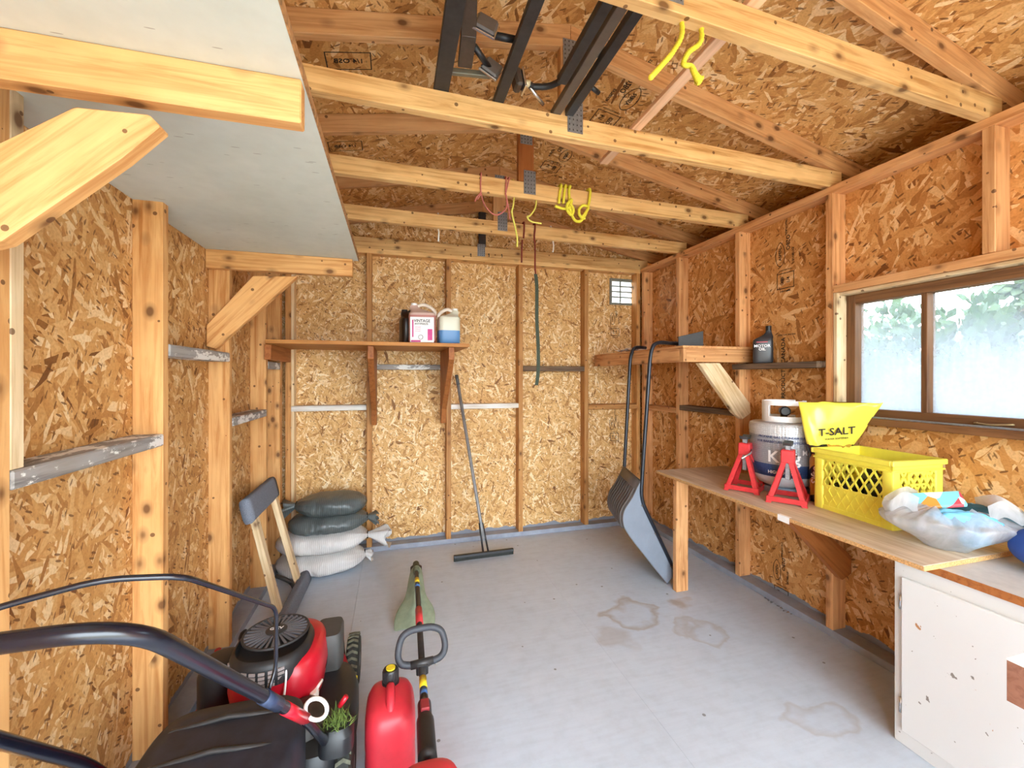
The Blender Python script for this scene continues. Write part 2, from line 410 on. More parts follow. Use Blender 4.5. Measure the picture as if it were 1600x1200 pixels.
def rounded(pts, r=.03, k=5):
    """polyline with its corners rounded"""
    pts = [V(p) for p in pts]; out = [pts[0]]
    for i in range(1, len(pts) - 1):
        a, b, c = pts[i-1], pts[i], pts[i+1]
        p = b + (a - b).normalized() * min(r, (a - b).length * .45); q = b + (c - b).normalized() * min(r, (c - b).length * .45)
        for j in range(k + 1):
            t = j / k; out.append(p * (1-t)**2 + b * 2*t*(1-t) + q * t*t)
    return out + [pts[-1]]

# ================================================================ THE SHED
XR, XRO, XL, XLO, YB, YBO, ZT = 2.186, 2.275, -.772, -.861, 3.412, 3.501, 2.343
YF = -1.30  # unseen front wall, set back so daylight falls off less
rnd = random.Random(4)
floor = tag(MB().box((XLO - .02, YF - .1, -.06), (XRO + .02, YBO + .02, -.014)).build('floor', PLATE), kind='structure', label='grey painted plywood floor of the shed')
xs = [XLO, -.22, 1.0, XRO]; ysq = [YF - .1, 2.28, YBO]
for i in range(3):
    for j in range(2):
        g = (.0012, .0003)[i > 0]
        MB().box((xs[i] + g, ysq[j] + g, -.014), (xs[i+1] - g, ysq[j+1] - g, 0)).build('floor_panel', FLOOR, floor)

def osbsheet(parent, mat, lo, hi):
    return MB().box(lo, hi).build('osb_panel', mat, parent)
def wallroot(name, lo, hi, label):
    return tag(MB().box(lo, hi).build(name, plain(name + '_siding', srgb(150, 140, 120), .8)), kind='structure', label=label)

# ---- back wall, with a vent hole
VX0, VX1 = P(953, 456, Y=YBO).x, P(990, 456, Y=YBO).x
VZ0, VZ1 = P(971, 476, Y=YBO).z, P(971, 437, Y=YBO).z
wb = tag(bpy.data.objects.new('wall_back', None), kind='structure', label='back wall of stud framing and strand board'); COL.objects.link(wb)
wb.location = (.7, YBO, 0); reg(wb, Matrix.Translation(wb.location))
T_ = .011
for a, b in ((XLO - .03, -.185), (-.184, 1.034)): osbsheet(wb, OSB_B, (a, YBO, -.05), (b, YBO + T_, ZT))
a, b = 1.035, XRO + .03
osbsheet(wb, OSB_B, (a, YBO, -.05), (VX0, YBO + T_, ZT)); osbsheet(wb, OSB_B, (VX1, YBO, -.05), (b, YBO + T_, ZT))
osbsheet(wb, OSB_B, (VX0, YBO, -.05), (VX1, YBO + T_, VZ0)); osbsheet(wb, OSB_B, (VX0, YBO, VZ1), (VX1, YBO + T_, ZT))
bboard('bottom_plate', (XL, YB, 0), (XR, YBO, .038), 0, PLATE, wb)
bboard('top_plate', (XLO, YB, ZT - .038), (XRO, YBO, ZT), 0, W_T, wb)
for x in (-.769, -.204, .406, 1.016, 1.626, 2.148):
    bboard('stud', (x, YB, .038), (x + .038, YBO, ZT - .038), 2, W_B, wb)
bboard('stud', (-.733, YB + .012, .038), (-.712, YBO, ZT - .038), 2, W_P, wb)
def blk_back(x0, x1, z0, z1, mat): bboard('blocking', (x0, YB - .004, z0), (x1, YBO, z1), 0, mat, wb, .004)
blk_back(-.73, -.204, 1.095, 1.136, W_WHITE); blk_back(.444, 1.016, 1.088, 1.128, W_WHITE)
blk_back(-.166, .406, 1.408, 1.448, W_GREY); blk_back(1.054, 1.626, 1.40, 1.444, W_GREYD); blk_back(1.664, 2.15, 1.058, 1.104, W_B)

# ---- left wall
wl = tag(bpy.data.objects.new('wall_left', None), kind='structure', label='left wall of stud framing and strand board'); COL.objects.link(wl)
wl.location = (XLO, 1.6, 0); reg(wl, Matrix.Translation(wl.location))
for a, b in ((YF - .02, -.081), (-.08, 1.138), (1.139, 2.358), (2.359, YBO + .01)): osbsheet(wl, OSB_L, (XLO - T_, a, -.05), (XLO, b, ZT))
bboard('bottom_plate', (XLO, YF, 0), (XL, YBO, .038), 1, PLATE, wl)
bboard('top_plate', (XLO, YF, ZT - .038), (XL, YB, ZT), 1, W_L, wl)
for y in (-1.29, -.71, -.1, .509, 1.090, 1.729, 2.339, 2.949, 3.28, 3.355):
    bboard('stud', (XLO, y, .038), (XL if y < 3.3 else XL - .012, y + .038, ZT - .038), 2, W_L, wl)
bboard('cripple_stud', (XLO, 1.1285, 1.155), (XL, 1.163, ZT - .038), 2, W_P, wl)
def blk_left(y0, y1, z0, z1, mat=W_GREY): bboard('blocking', (XLO, y0, z0), (XL + .004, y1, z1), 1, mat, wl, .004)
blk_left(1.1285, 1.7285, 1.113, 1.154); blk_left(1.768, 2.338, 1.424, 1.468); blk_left(2.378, 2.948, 1.105, 1.148); blk_left(2.988, 3.279, 1.402, 1.45)

# ---- right wall, with the window opening
WY0, WY1, WZ0, WZ1 = .50, 1.64, 1.125, 1.784
wr = tag(bpy.data.objects.new('wall_right', None), kind='structure', label='right wall of stud framing and strand board with a window'); COL.objects.link(wr)
wr.location = (XRO, 1.6, 0); reg(wr, Matrix.Translation(wr.location))
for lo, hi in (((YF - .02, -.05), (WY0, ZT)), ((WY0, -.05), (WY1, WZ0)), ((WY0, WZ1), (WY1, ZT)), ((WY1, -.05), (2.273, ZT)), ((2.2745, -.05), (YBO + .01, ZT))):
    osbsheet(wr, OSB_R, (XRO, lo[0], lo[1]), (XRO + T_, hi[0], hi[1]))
bboard('bottom_plate', (XR, YF, 0), (XRO, YB, .038), 1, PLATE, wr)
bboard('top_plate', (XR, YF, ZT - .038), (XRO, YB, ZT), 1, W_R, wr)
for y in (-1.28, -.79, -.18, .425, 1.645, 2.255, 2.865, 3.35):
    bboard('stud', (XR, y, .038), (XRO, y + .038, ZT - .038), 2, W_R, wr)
bboard('cripple_stud', (XR, 1.035, WZ1 + .04), (XRO, 1.073, ZT - .038), 2, W_R, wr)
bboard('window_header', (XR - .003, WY0 - .04, WZ1), (XRO, WY1 + .004, WZ1 + .038), 1, W_R, wr)
def blk_right(y0, y1, z0, z1, mat=W_GREYD, dx=.0): bboard('blocking', (XR - dx, y0, z0), (XRO, y1, z1), 1, mat, wr, .004)
blk_right(1.684, 2.254, 1.40, 1.436); bboard('blocking', (XR - .036, 1.70, 1.40), (XR - .001, 2.285, 1.435), 1, W_GREYD, wr, .004)
blk_right(2.294, 2.864, 1.088, 1.127); blk_right(2.904, 3.349, 1.058, 1.10, W_R)

# ---- unseen front wall behind the camera, set back and opened wide to even the daylight
wf = tag(bpy.data.objects.new('wall_front', None), kind='structure', label='unseen front wall behind the viewer, opened wide for daylight'); COL.objects.link(wf)
wf.location = (.7, YF, 0); reg(wf, Matrix.Translation(wf.location))
DX0, DX1, DZ = -.74, 2.16, 2.22
for lo, hi in (((XLO - .03, -.05), (DX0, ZT)), ((DX1, -.05), (XRO + .03, ZT)), ((DX0, DZ), (DX1, ZT))):
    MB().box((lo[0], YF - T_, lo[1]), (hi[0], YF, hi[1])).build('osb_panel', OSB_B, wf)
bboard('top_plate', (XLO, YF, ZT - .038), (XRO, YF + .089, ZT), 0, W_T, wf)

# ---- roof
XC, SL, RB = .707, .19, 2.727                          # ridge x, slope, underside of rafters at the ridge
VT = .089 * math.sqrt(1 + SL * SL)                     # vertical depth of a rafter
def zr(x): return RB - SL * abs(x - XC)
ceil = tag(bpy.data.objects.new('ceiling', None), kind='structure', label='sloping strand board roof deck over the trusses'); COL.objects.link(ceil)
ceil.location = (XC, 1.6, RB); reg(ceil, Matrix.Translation(ceil.location))
ye = [YF - .3, .445, 1.665, 2.884, YBO + .3]
for sgn in (-1, 1):
    spl = [0, 1.22, 1.95]
    for i in range(2):
        for j in range(4):
            off = 0
            xa, xb = XC + sgn * (spl[i] + .001), XC + sgn * (spl[i+1] - .001)
            if i == 0: xa = XC
            za, zb = zr(xa) + VT, zr(xb) + VT
            y0, y1 = ye[j] + .0015, ye[j+1] - .0015
            m = MB().prism([(xa, y0, za), (xb, y0, zb), (xb, y0, zb + .012), (xa, y0, za + .012)], (0, y1 - y0, 0))
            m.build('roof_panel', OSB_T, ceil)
    xo = XC + sgn * 1.95
    m = MB(); m.box((min(xo, xo - sgn * .02), YF - .35, ZT - .06), (max(xo, xo - sgn * .02), YBO + .3, zr(xo) + VT)); m.build('fascia', WHITE, ceil)
    xw = XRO if sgn > 0 else XLO
    m = MB(); m.box((min(xw + sgn * .012, xo), YF - .35, ZT - .075), (max(xw + sgn * .012, xo), YBO + .3, ZT - .06)); m.build('soffit', WHITE, ceil)
m = MB().prism([(XC - 1.96, YF - .36, zr(XC - 1.96) + VT + .0125), (XC, YF - .36, zr(XC) + VT + .0125), (XC + 1.96, YF - .36, zr(XC + 1.96) + VT + .0125),
                (XC + 1.96, YF - .36, zr(XC + 1.96) + VT + .03), (XC, YF - .36, zr(XC) + VT + .03), (XC - 1.96, YF - .36, zr(XC - 1.96) + VT + .03)], (0, YBO - YF + .68, 0))
m.build('shingle_layer', plain('grey_shingles', srgb(80, 80, 82), .9), ceil)
for par, y, mat in ((wb, YBO, OSB_B), (wf, YF - T_, OSB_B)):
    z0 = ZT
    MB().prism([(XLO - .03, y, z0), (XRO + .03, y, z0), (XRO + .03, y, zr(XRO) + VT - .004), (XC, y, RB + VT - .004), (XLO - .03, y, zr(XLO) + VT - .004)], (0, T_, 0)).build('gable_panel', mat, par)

for sgn in (-1, 1):                                    # close the eave ends
    xw, xo = (XRO if sgn > 0 else XLO), XC + sgn * 1.95
    for par, y in ((wb, YBO), (wf, YF - T_)):
        MB().box((min(xw, xo), y, ZT - .075), (max(xw, xo), y + T_, zr(xo) + VT)).build('eave_end', OSB_B, par)
names = ['at the doorway', 'second from the doorway', 'third from the doorway, behind the viewer', 'above the viewer, just in front of the window truss', 'nearest the viewer, crossing above the window', 'carrying the black racks, with gusset plate on its chord',
         'next behind the black racks, hung with yellow rope', 'second behind the black racks, with the black strap', 'on top of the back wall']
TY = [-1.2, -.79, -.184, .426, 1.036, 1.646, 2.255, 2.865, 3.43]
def plate_(parent, x, y, z, w, h):
    m = MB().box((x - w/2, y - .0022, z - h/2), (x + w/2, y - .0004, z + h/2))
    o = m.build('gusset_plate', STEEL, parent)
    d = MB()
    for i in range(4):
        for j in range(6):
            cx, cz = x - w/2 + w * (i + .5) / 4, z - h/2 + h * (j + .5) / 6
            d.box((cx - .002, y - .0026, cz - .0035), (cx + .002, y - .0021, cz + .0035))
    d.build('teeth_slots', BLACKM, o)
for k, y in enumerate(TY):
    if k < 3: continue                                     # those behind the viewer are left out
    t = thing('roof_truss', 'wooden roof truss ' + names[k], 'truss', (XC, y, ZT), 'roof trusses')
    y2 = y + .038
    last = k == 8
    bboard('bottom_chord', (XLO + .0, y, ZT + .0005), (XRO, y2, ZT + .0895), 0, W_T if not last else W_T, t)
    for sgn in (-1, 1):
        xa, xb = XC + sgn * .0006, XC + sgn * 1.90
        polyboard('rafter', [(xa, y + .001, zr(xa)), (xb, y + .001, zr(xb)), (xb, y + .001, zr(xb) + VT - .001), (xa, y + .001, zr(xa) + VT - .001)], (0, .036, 0), W_TR, t, along=(1, 0, -sgn * SL))
    if not last:
        bboard('king_post', (XC - .045, y + .002, ZT + .09), (XC + .045, y2 - .002, RB - .005), 2, W_SHELFB if k == 6 else W_TR, t)
        plate_(t, XC + .02, y, ZT + .09, .07, .13); plate_(t, XC, y, RB - .03, .07, .11)
    else:
        bboard('king_post', (XC - .028, y + .002, ZT + .09), (XC + .03, y2 - .002, RB - .005), 2, BLACKM, t)
        plate_(t, XC - .01, y, ZT + .06, .065, .1)
    if not last:                                       # the trusses sit a touch out of square
        a_ = .05 if k == 4 else .031
        t.rotation_euler = (0, 0, a_); t.location.y -= .03 + (a_ - .031) * 1.48

# ---------------------------------------------------------------- printed stamps on the sheets
def oval(name, c, r, u, a, b, mat, parent, w=.0048, pointed=False):
    r, u = V(r), V(u); pts = []
    for k in range(28):
        an = 2 * math.pi * k / 28; x, y = math.cos(an), math.sin(an)
        if pointed: x *= (1 - .35 * max(0, y) ** 2)
        pts.append(V(c) + r * a * x + u * b * y)
    n = r.cross(u); m = MB(); k = len(pts)
    cc = V(c)
    inn = [cc + (p - cc) * (1 - w / max(a, b) * 1.6) for p in pts]
    inn = [p + (cc - p).normalized() * w for p in pts]
    m.add(pts + inn, [(i, (i + 1) % k, k + (i + 1) % k, k + i) for i in range(k)])
    return m.build(name, mat, parent, normals=False)
def frame_(name, c, r, u, a, b, mat, parent, w=.0045):
    r, u, c = V(r), V(u), V(c); m = MB()
    def q(x0, y0, x1, y1): m.add([c + r*x0 + u*y0, c + r*x1 + u*y0, c + r*x1 + u*y1, c + r*x0 + u*y1], [(0, 1, 2, 3)])
    q(-a, -b, a, -b + w); q(-a, b - w, a, b); q(-a, -b, -a + w, b); q(a - w, -b, a, b)
    return m.build(name, mat, parent, normals=False)
def stamp(parent, c, r, u, s=1.0, dense=True, lines=('STRUCTURAL', '1/4', 'OSB')):
    """print seen on the sheets: pointed oval, grade box and a line of letters running up the sheet"""
    c, r, u = V(c), V(r).normalized(), V(u).normalized()
    oval('stamp_oval', c, r, u, .034 * s, .075 * s, INK, parent, pointed=True)
    text('stamp_text', 'ASPEN', .026 * s, c, u, -r, INK, parent)
    text('stamp_text', 'O2BO', .034 * s, c + r * .052 * s + u * .06 * s, -u, r, INK, parent)
    text('stamp_text', lines[0], .018 * s, c + r * .040 * s + u * .16 * s, -u, r, INK, parent)
    text('stamp_text', 'EXTERIOR', .018 * s, c + r * .085 * s - u * .02 * s, -u, r, INK, parent)
    b = c - u * .165 * s + r * .035 * s
    frame_('stamp_box', b, r, u, .058 * s, .048 * s, INK, parent)
    text('stamp_text', lines[1], .03 * s, b + r * .02 * s, u, -r, INK, parent)
    text('stamp_text', lines[2], .028 * s, b - r * .022 * s, u, -r, INK, parent)
    text('stamp_text', 'CONSTRUCTION', .011 * s, b + u * .064 * s, r, u, INK, parent)
    text('stamp_text', 'SHEATHING', .013 * s, b - u * .064 * s, r, u, INK, parent)
XS = XRO - .0012
sc_ = P(1219, 398, X=XS)
stamp(wr, sc_, (0, -1, 0), (0, 0, 1), 1.0)
q_ = P(1224, 548, X=XS); text('stamp_text', 'CANADA', .036, q_, (0, 0, 1), (0, 1, 0), INK, wr, stretch=1.05)
q_ = P(1224, 600, X=XS); text('stamp_text', 'PRODUCT', .036, q_, (0, 0, 1), (0, 1, 0), INK, wr, stretch=1.05)
text('stamp_text', 'SIZED FOR SPACING', .013, P(1229, 523, X=XS), (0, -1, 0), (0, 0, 1), INK, wr)
sc_ = P(1214, 890, X=XS)
stamp(wr, sc_, (0, -1, 0), (0, 0, 1), .85)
YS = YBO - .0012
for px, py in ((957, 498), (956, 662)):
    stamp(wb, P(px, py, Y=YS), (1, 0, 0), (0, 0, 1), .75)
nrm = V((SL, 0, 1)).normalized()
def roofpt(px, py, sgn=1):
    """pixel on the underside of the roof deck"""
    a = P(px, py, d=1.0) - V((0, 0, H)); zc = RB + VT
    t = (zc + sgn * SL * XC - H) / (a.z + sgn * SL * a.x)
    return V((0, 0, H)) + a * t - V((0, 0, .0015))
dn = V((1, 0, -SL)).normalized()
for px, py, s in ((985, 155, 1.15), (884, 243, 1.05)):
    c = roofpt(px, py); stamp(ceil, c, -dn, (0, -1, 0), s)
dl = V((-1, 0, -SL)).normalized()
for px, py, s in ((545, 95, 1.0), (540, 228, 1.0)):
    c = roofpt(px, py, -1); frame_('stamp_box', c, dl, V((0, 1, 0)), .09 * s, .05 * s, INK, ceil); text('stamp_text', '1/4 OSB', .035 * s, c, dl, (0, -1, 0), INK, ceil)

# ---------------------------------------------------------------- window
def glass_mat():
    m, t, b = nt('dusty_glass')
    out = t.nodes['Material Output']
    g = N(t, 'ShaderNodeNewGeometry'); s = N(t, 'ShaderNodeSeparateXYZ'); L(t, g.outputs['Position'], s.inputs[0])
    n1 = noise_(t, g.outputs['Position'], 5, 5, .6); n2 = noise_(t, g.outputs['Position'], 55, 4, .7)
    sx = N(t, 'ShaderNodeVectorMath', operation='MULTIPLY'); L(t, g.outputs['Position'], sx.inputs[0]); sx.inputs[1].default_value = (1, 60, 7)
    n3 = noise_(t, sx.outputs[0], 1, 3)
    hgt = math_(t, 'ADD', s.outputs[2], math_(t, 'MULTIPLY', n1, .25))
    mr = N(t, 'ShaderNodeMapRange'); L(t, hgt, mr.inputs[0]); mr.inputs[1].default_value = 1.30; mr.inputs[2].default_value = 1.74
    mr.inputs[3].default_value = .85; mr.inputs[4].default_value = .12
    f = math_(t, 'MULTIPLY', mr.outputs[0], math_(t, 'MULTIPLY_ADD', n2, .7, .62)); f = math_(t, 'MULTIPLY', f, math_(t, 'MULTIPLY_ADD', n3, .5, .75), clamp=True)
    tr = N(t, 'ShaderNodeBsdfTransparent'); tr.inputs[0].default_value = (.86, .89, .90, 1)
    gl = N(t, 'ShaderNodeBsdfGlossy'); gl.inputs['Roughness'].default_value = .05
    fr = N(t, 'ShaderNodeFresnel'); fr.inputs[0].default_value = 1.45
    df = N(t, 'ShaderNodeBsdfTranslucent'); df.inputs[0].default_value = (.42, .455, .50, 1)
    d2 = N(t, 'ShaderNodeBsdfDiffuse'); d2.inputs[0].default_value = (.6, .62, .65, 1)
    mx0 = N(t, 'ShaderNodeMixShader'); mx0.inputs[0].default_value = .3; L(t, df.outputs[0], mx0.inputs[1]); L(t, d2.outputs[0], mx0.inputs[2])
    mx = N(t, 'ShaderNodeMixShader'); L(t, math_(t, 'MULTIPLY', fr.outputs[0], .7), mx.inputs[0]); L(t, tr.outputs[0], mx.inputs[1]); L(t, gl.outputs[0], mx.inputs[2])
    m3 = N(t, 'ShaderNodeMixShader'); L(t, f, m3.inputs[0]); L(t, mx.outputs[0], m3.inputs[1]); L(t, mx0.outputs[0], m3.inputs[2])
    L(t, m3.outputs[0], out.inputs[0])
    return m
GLASS = glass_mat()
W_WIN = wood('dark_window_frame', srgb(120, 84, 54), srgb(84, 54, 32), False, .6)
win = thing('window_1', 'sliding window with two dusty panes in a brown wooden frame', None, (XRO, 1.1, WZ0), kind='structure')
fx0, fx1 = XR + .03, XRO + .035
bboard('jamb', (XR - .002, WY1 - .018, WZ0), (fx1 + .03, WY1 + .001, WZ1 - .001), 2, W_P, win)
bboard('jamb', (XR - .002, WY0 + .0, WZ0), (fx1 + .03, WY0 + .018, WZ1 - .001), 2, W_P, win)
bboard('head_jamb', (XR + .012, WY0 + .018, WZ1 - .016), (fx1 + .03, WY1 - .018, WZ1 - .001), 1, W_P, win)
bboard('frame_stile', (fx0 + .03, WY1 - .062, WZ0 + .03), (fx1, WY1 - .019, WZ1 - .017), 2, W_WIN, win)
bboard('frame_stile', (fx0 + .03, WY0 + .019, WZ0 + .03), (fx1, WY0 + .062, WZ1 - .017), 2, W_WIN, win)
bboard('frame_rail', (fx0 + .03, WY0 + .062, WZ1 - .062), (fx1, WY1 - .062, WZ1 - .017), 1, W_WIN, win)
bboard('frame_rail', (fx0 + .03, WY0 + .062, WZ0 + .031), (fx1, WY1 - .062, WZ0 + .068), 1, W_WIN, win)
bboard('mullion', (fx0 + .035, 1.282, WZ0 + .068), (fx1 - .005, 1.306, WZ1 - .062), 2, W_WIN, win)
bboard('sill', (XR + .001, WY0, WZ0 - .004), (fx1 + .04, WY1, WZ0 + .0295), 1, W_WIN, win)
m = MB().box((XR + .0, WY0 + .02, WZ0 + .0298), (XR + .02, WY1 - .02, WZ0 + .036)); m.build('sill_track', STEEL, win)
for a, b in ((1.304, WY1 - .060), (WY0 + .060, 1.284)):
    MB().box((XRO + .012, a, WZ0 + .066), (XRO + .016, b, WZ1 - .060)).build('pane', GLASS, win)
a, b = P(1524, 661, X=fx0 + .018), P(1580, 664, X=fx0 + .018)
m = MB().tube(smoothpath([a + V((.012, 0, 0)), a, (a + b) / 2 + V((-.012, 0, -.004)), b, b + V((.012, 0, 0))], 4), .004, 8)
m.build('handle', plain('brass_handle', srgb(170, 150, 110), .35, .6), win, True)

# ---------------------------------------------------------------- vent
vt = thing('wall_vent', 'small white louvred vent in a grey frame high on the back wall', 'vent', ((VX0 + VX1) / 2, YBO, VZ0))
VENTW = nt('white_vent_plastic')[0]
b = VENTW.node_tree.nodes['Principled BSDF']; b.inputs['Base Color'].default_value = (.9, .9, .9, 1); b.inputs['Transmission Weight'].default_value = 0
tn = VENTW.node_tree; tl = tn.nodes.new('ShaderNodeBsdfTranslucent'); tl.inputs[0].default_value = (.95, .95, .95, 1); mx = tn.nodes.new('ShaderNodeMixShader'); mx.inputs[0].default_value = .75
tn.links.new(b.outputs[0], mx.inputs[1]); tn.links.new(tl.outputs[0], mx.inputs[2]); tn.links.new(mx.outputs[0], tn.nodes['Material Output'].inputs[0])
vg = plain('grey_vent_frame', srgb(122, 126, 118), .5)
m = MB(); w_ = .016
m.box((VX0 - w_*.3, YBO - .012, VZ0 - w_*.3), (VX0 + w_, YBO + .03, VZ1 + w_*.3)); m.box((VX1 - w_, YBO - .012, VZ0 - w_*.3), (VX1 + w_*.3, YBO + .03, VZ1 + w_*.3))
m.box((VX0 + w_, YBO - .012, VZ0 - w_*.3), (VX1 - w_, YBO + .03, VZ0 + w_)); m.box((VX0 + w_, YBO - .012, VZ1 - w_), (VX1 - w_, YBO + .03, VZ1 + w_*.3))
m.build('frame', vg, vt)
vm = VX0 + (VX1 - VX0) * .42
MB().box((vm - .007, YBO - .0105, VZ0 + w_), (vm + .005, YBO + .0, VZ1 - w_)).build('divider', vg, vt)
hh = (VZ1 - VZ0 - 2 * w_) / 4
for i in range(4):
    z = VZ0 + w_ + i * hh
    MB().prism([(VX0 + w_, YBO + .002, z + .008), (VX1 - w_, YBO + .002, z + .008), (VX1 - w_, YBO + .028, z + hh + .004), (VX0 + w_, YBO + .028, z + hh + .004)], (0, .0012, 0)).build('louvre', VENTW, vt)
    MB().box((VX0 + w_, YBO - .011, z + hh - .006), (VX1 - w_, YBO + .001, z + hh + .006)).build('louvre_rib', vg, vt)

# ---------------------------------------------------------------- loft platform on the left
LZ = 1.957
lf = thing('loft_platform', 'grey-green painted plywood loft shelf on timber brackets along the left wall', 'loft', (XL, 1.6, 1.4))
MB().box((XLO + .002, .30, LZ), (-.180, 2.335, LZ + .018)).build('platform_panel', LOFT, lf)
MB().box((-.1798, .30, LZ - .0005), (-.176, 2.336, LZ + .0185)).build('raw_edge', EDGE, lf)
for y, xe in ((.937, -.182), (2.299, -.206)):
    bboard('support_beam', (XLO + .002, y, LZ - .0895), (xe, y + .038, LZ - .0005), 0, W_L, lf, .003)
ya = .938
polyboard('brace', [P(115, 166, Y=ya), P(232, 178, Y=ya), P(250, 196, Y=ya), P(189, 246, Y=ya), P(0, 376, Y=ya), V((XLO + .002, ya, 1.507)), V((XLO + .002, ya, 1.60))], (0, .037, 0), W_L, lf, along=P(189, 246, Y=ya) - P(0, 376, Y=ya), bevel=.003)
ya = 2.30
polyboard('brace', [P(395, 431, Y=ya), P(465, 431.5, Y=ya), P(336, 545, Y=ya), P(322, 541, Y=ya), P(322, 508, Y=ya)], (0, .037, 0), W_L, lf, along=P(465, 430, Y=ya) - P(336, 545, Y=ya), bevel=.003)

# ---------------------------------------------------------------- back shelf
sh = thing('wall_shelf', 'long brown plywood shelf on three tapered brackets, on the back wall', 'shelf', (-.15, 3.1, 1.55))
SZ = 1.553
bboard('shelf_board', (-.745, 2.82, SZ), (.492, YB - .002, SZ + .024), 0, W_SHELF, sh)
for xb in (-.165, .357):
    polyboard('bracket', [(xb, 2.86, SZ - .001), (xb, 2.86, SZ - .085), (xb, 3.30, 1.10), (xb, 3.345, .985), (xb, YB - .003, .985), (xb, YB - .003, SZ - .001)], (.038, 0, 0), W_SHELFB, sh, along=(0, 1, 1))
bboard('wall_cleat', (XL + .002, 2.90, SZ - .095), (XL + .04, YB - .002, SZ - .001), 1, W_SHELFB, sh)

# ---------------------------------------------------------------- jugs on the shelf
def jug_mat(name, top, bottom, level, clear=.4):
    m, t, b = nt(name)
    tc = N(t, 'ShaderNodeTexCoord'); s = N(t, 'ShaderNodeSeparateXYZ'); L(t, tc.outputs['Object'], s.inputs[0])
    k = math_(t, 'GREATER_THAN', s.outputs[2], level)
    L(t, mixc(t, k, bottom, top), b.inputs['Base Color']); b.inputs['Roughness'].default_value = .35
    b.inputs['Subsurface Weight'].default_value = .15; b.inputs['Subsurface Radius'].default_value = (.02, .02, .02)
    return m
def jug(label, c, hw, hd, hh, mat, flip, capmat, handmat, rz=0):
    """square jug: body with sloped shoulder, neck at one side, loop handle toward the other"""
    j = thing('plastic_jug', label, 'jug', c, 'jugs on the back shelf')
    M = Matrix.Rotation(rz, 3, 'Z'); s = -1 if flip else 1
    nx = -hw * .62 * s
    prof = [(.9, .002), (1, .012), (1, hh * .68), (.97, hh * .74), (.80, hh * .775, nx * .12, 0), (.56, hh * .82, nx * .5, 0), (.40, hh * .87, nx * .85, 0), (.30, hh * .92, nx, 0), (.27, hh * .955, nx, 0)]
    body = MB().rbox(c, prof, hw, hd, 5, 40, M).build('body', mat, j, 'auto')
    MB().lathe([(.021, 0), (.021, hh * .05), (.019, hh * .055)], V(c) + M @ V((nx, 0, hh * .952)), 20).build('cap', capmat, j, 'auto')
    pts = [V((nx + s * .012, 0, hh * .90)), V((nx + s * .035, 0, hh * .955)), V((hw * .15 * s, 0, hh * .975)), V((hw * .62 * s, 0, hh * .905)), V((hw * .93 * s, 0, hh * .80)), V((hw * .86 * s, 0, hh * .70))]
    MB().tube([V(c) + M @ p for p in smoothpath(pts, 5)], .012, 10).build('handle', handmat, j, True)
    return j, M
SZT = SZ + .0245
JW = plain('milky_jug_white', srgb(226, 214, 200), .4); JP = jug_mat('pink_antifreeze_jug', srgb(206, 178, 166), srgb(186, 126, 120), .056)
JB = jug_mat('clear_jug_blue_fluid', srgb(216, 216, 196), srgb(92, 142, 196), -.028)
yj = 2.93
def sx_(px, y): return P(px, 500, Y=y).x
xa, xb = sx_(639, yj), sx_(681, yj)
j1, M1 = jug('cloudy pink jug with white and magenta label, middle of three', ((xa + xb) / 2, yj, SZT), (xb - xa) / 2, .075, .272, JP, False, WPLAS, JW, -.1)
xa2, xb2 = sx_(683, yj + .02), sx_(716.5, yj + .02)
j2, M2 = jug('clear jug half full of blue fluid, nearest the shelf end', ((xa2 + xb2) / 2 + .004, yj + .02, SZT), (xb2 - xa2) / 2, .07, .25, JB, True, WPLAS, JW, .05)
j3, M3 = jug('dark oil jug partly hidden behind the pink jug', (sx_(643, yj + .17), yj + .175, SZT), .08, .07, .25, plain('black_jug', srgb(42, 30, 26), .35), False, BLACK, BLACK, .2)
c1 = V(((xa + xb) / 2, yj, SZT)); fr = M1 @ V((0, -1, 0)); rt = M1 @ V((1, 0, 0)); up = V((0, 0, 1))
fc = c1 + fr * .0757 + up * .088
hw1 = (xb - xa) / 2
lab = MB(); lab.add([fc - rt*hw1*.86 - up*.084, fc + rt*hw1*.86 - up*.084, fc + rt*hw1*.86 + up*.084, fc - rt*hw1*.86 + up*.084], [(0, 1, 2, 3)])
lab = lab.build('label', WPLAS, j1, normals=False)
MAG = plain('magenta_print', srgb(200, 52, 130), .5)
o = fc + fr * .0008
def quad(nm, a, b, c, d, mat, par):
    q = MB(); q.add([o + rt*a - up*(-c), o + rt*b - up*(-c), o + rt*b + up*d, o + rt*a + up*d], [(0, 1, 2, 3)]); return q.build(nm, mat, par, normals=False)
quad('print', -hw1*.72, -hw1*.62, -.05, .065, MAG, lab); quad('print', hw1*.4, hw1*.75, -.07, .005, MAG, lab); quad('print', -hw1*.8, -hw1*.1, -.082, -.07, MAG, lab)
text('label_text', 'VINTAGE', .027, o + up*.058 - rt*hw1*.0, rt, up, INK, lab, stretch=.95); text('label_text', 'ANTIFREEZE', .016, o + up*.038 - rt*hw1*.05, rt, up, INK, lab)
for i in range(3): text('label_text', 'COOLANT', .008, o + up*(.016 - .013*i) - rt*hw1*.3, rt, up, MAG, lab)
oval('label_seal', o - up*.05 - rt*hw1*.1, rt, up, .016, .016, INK, lab, .003)

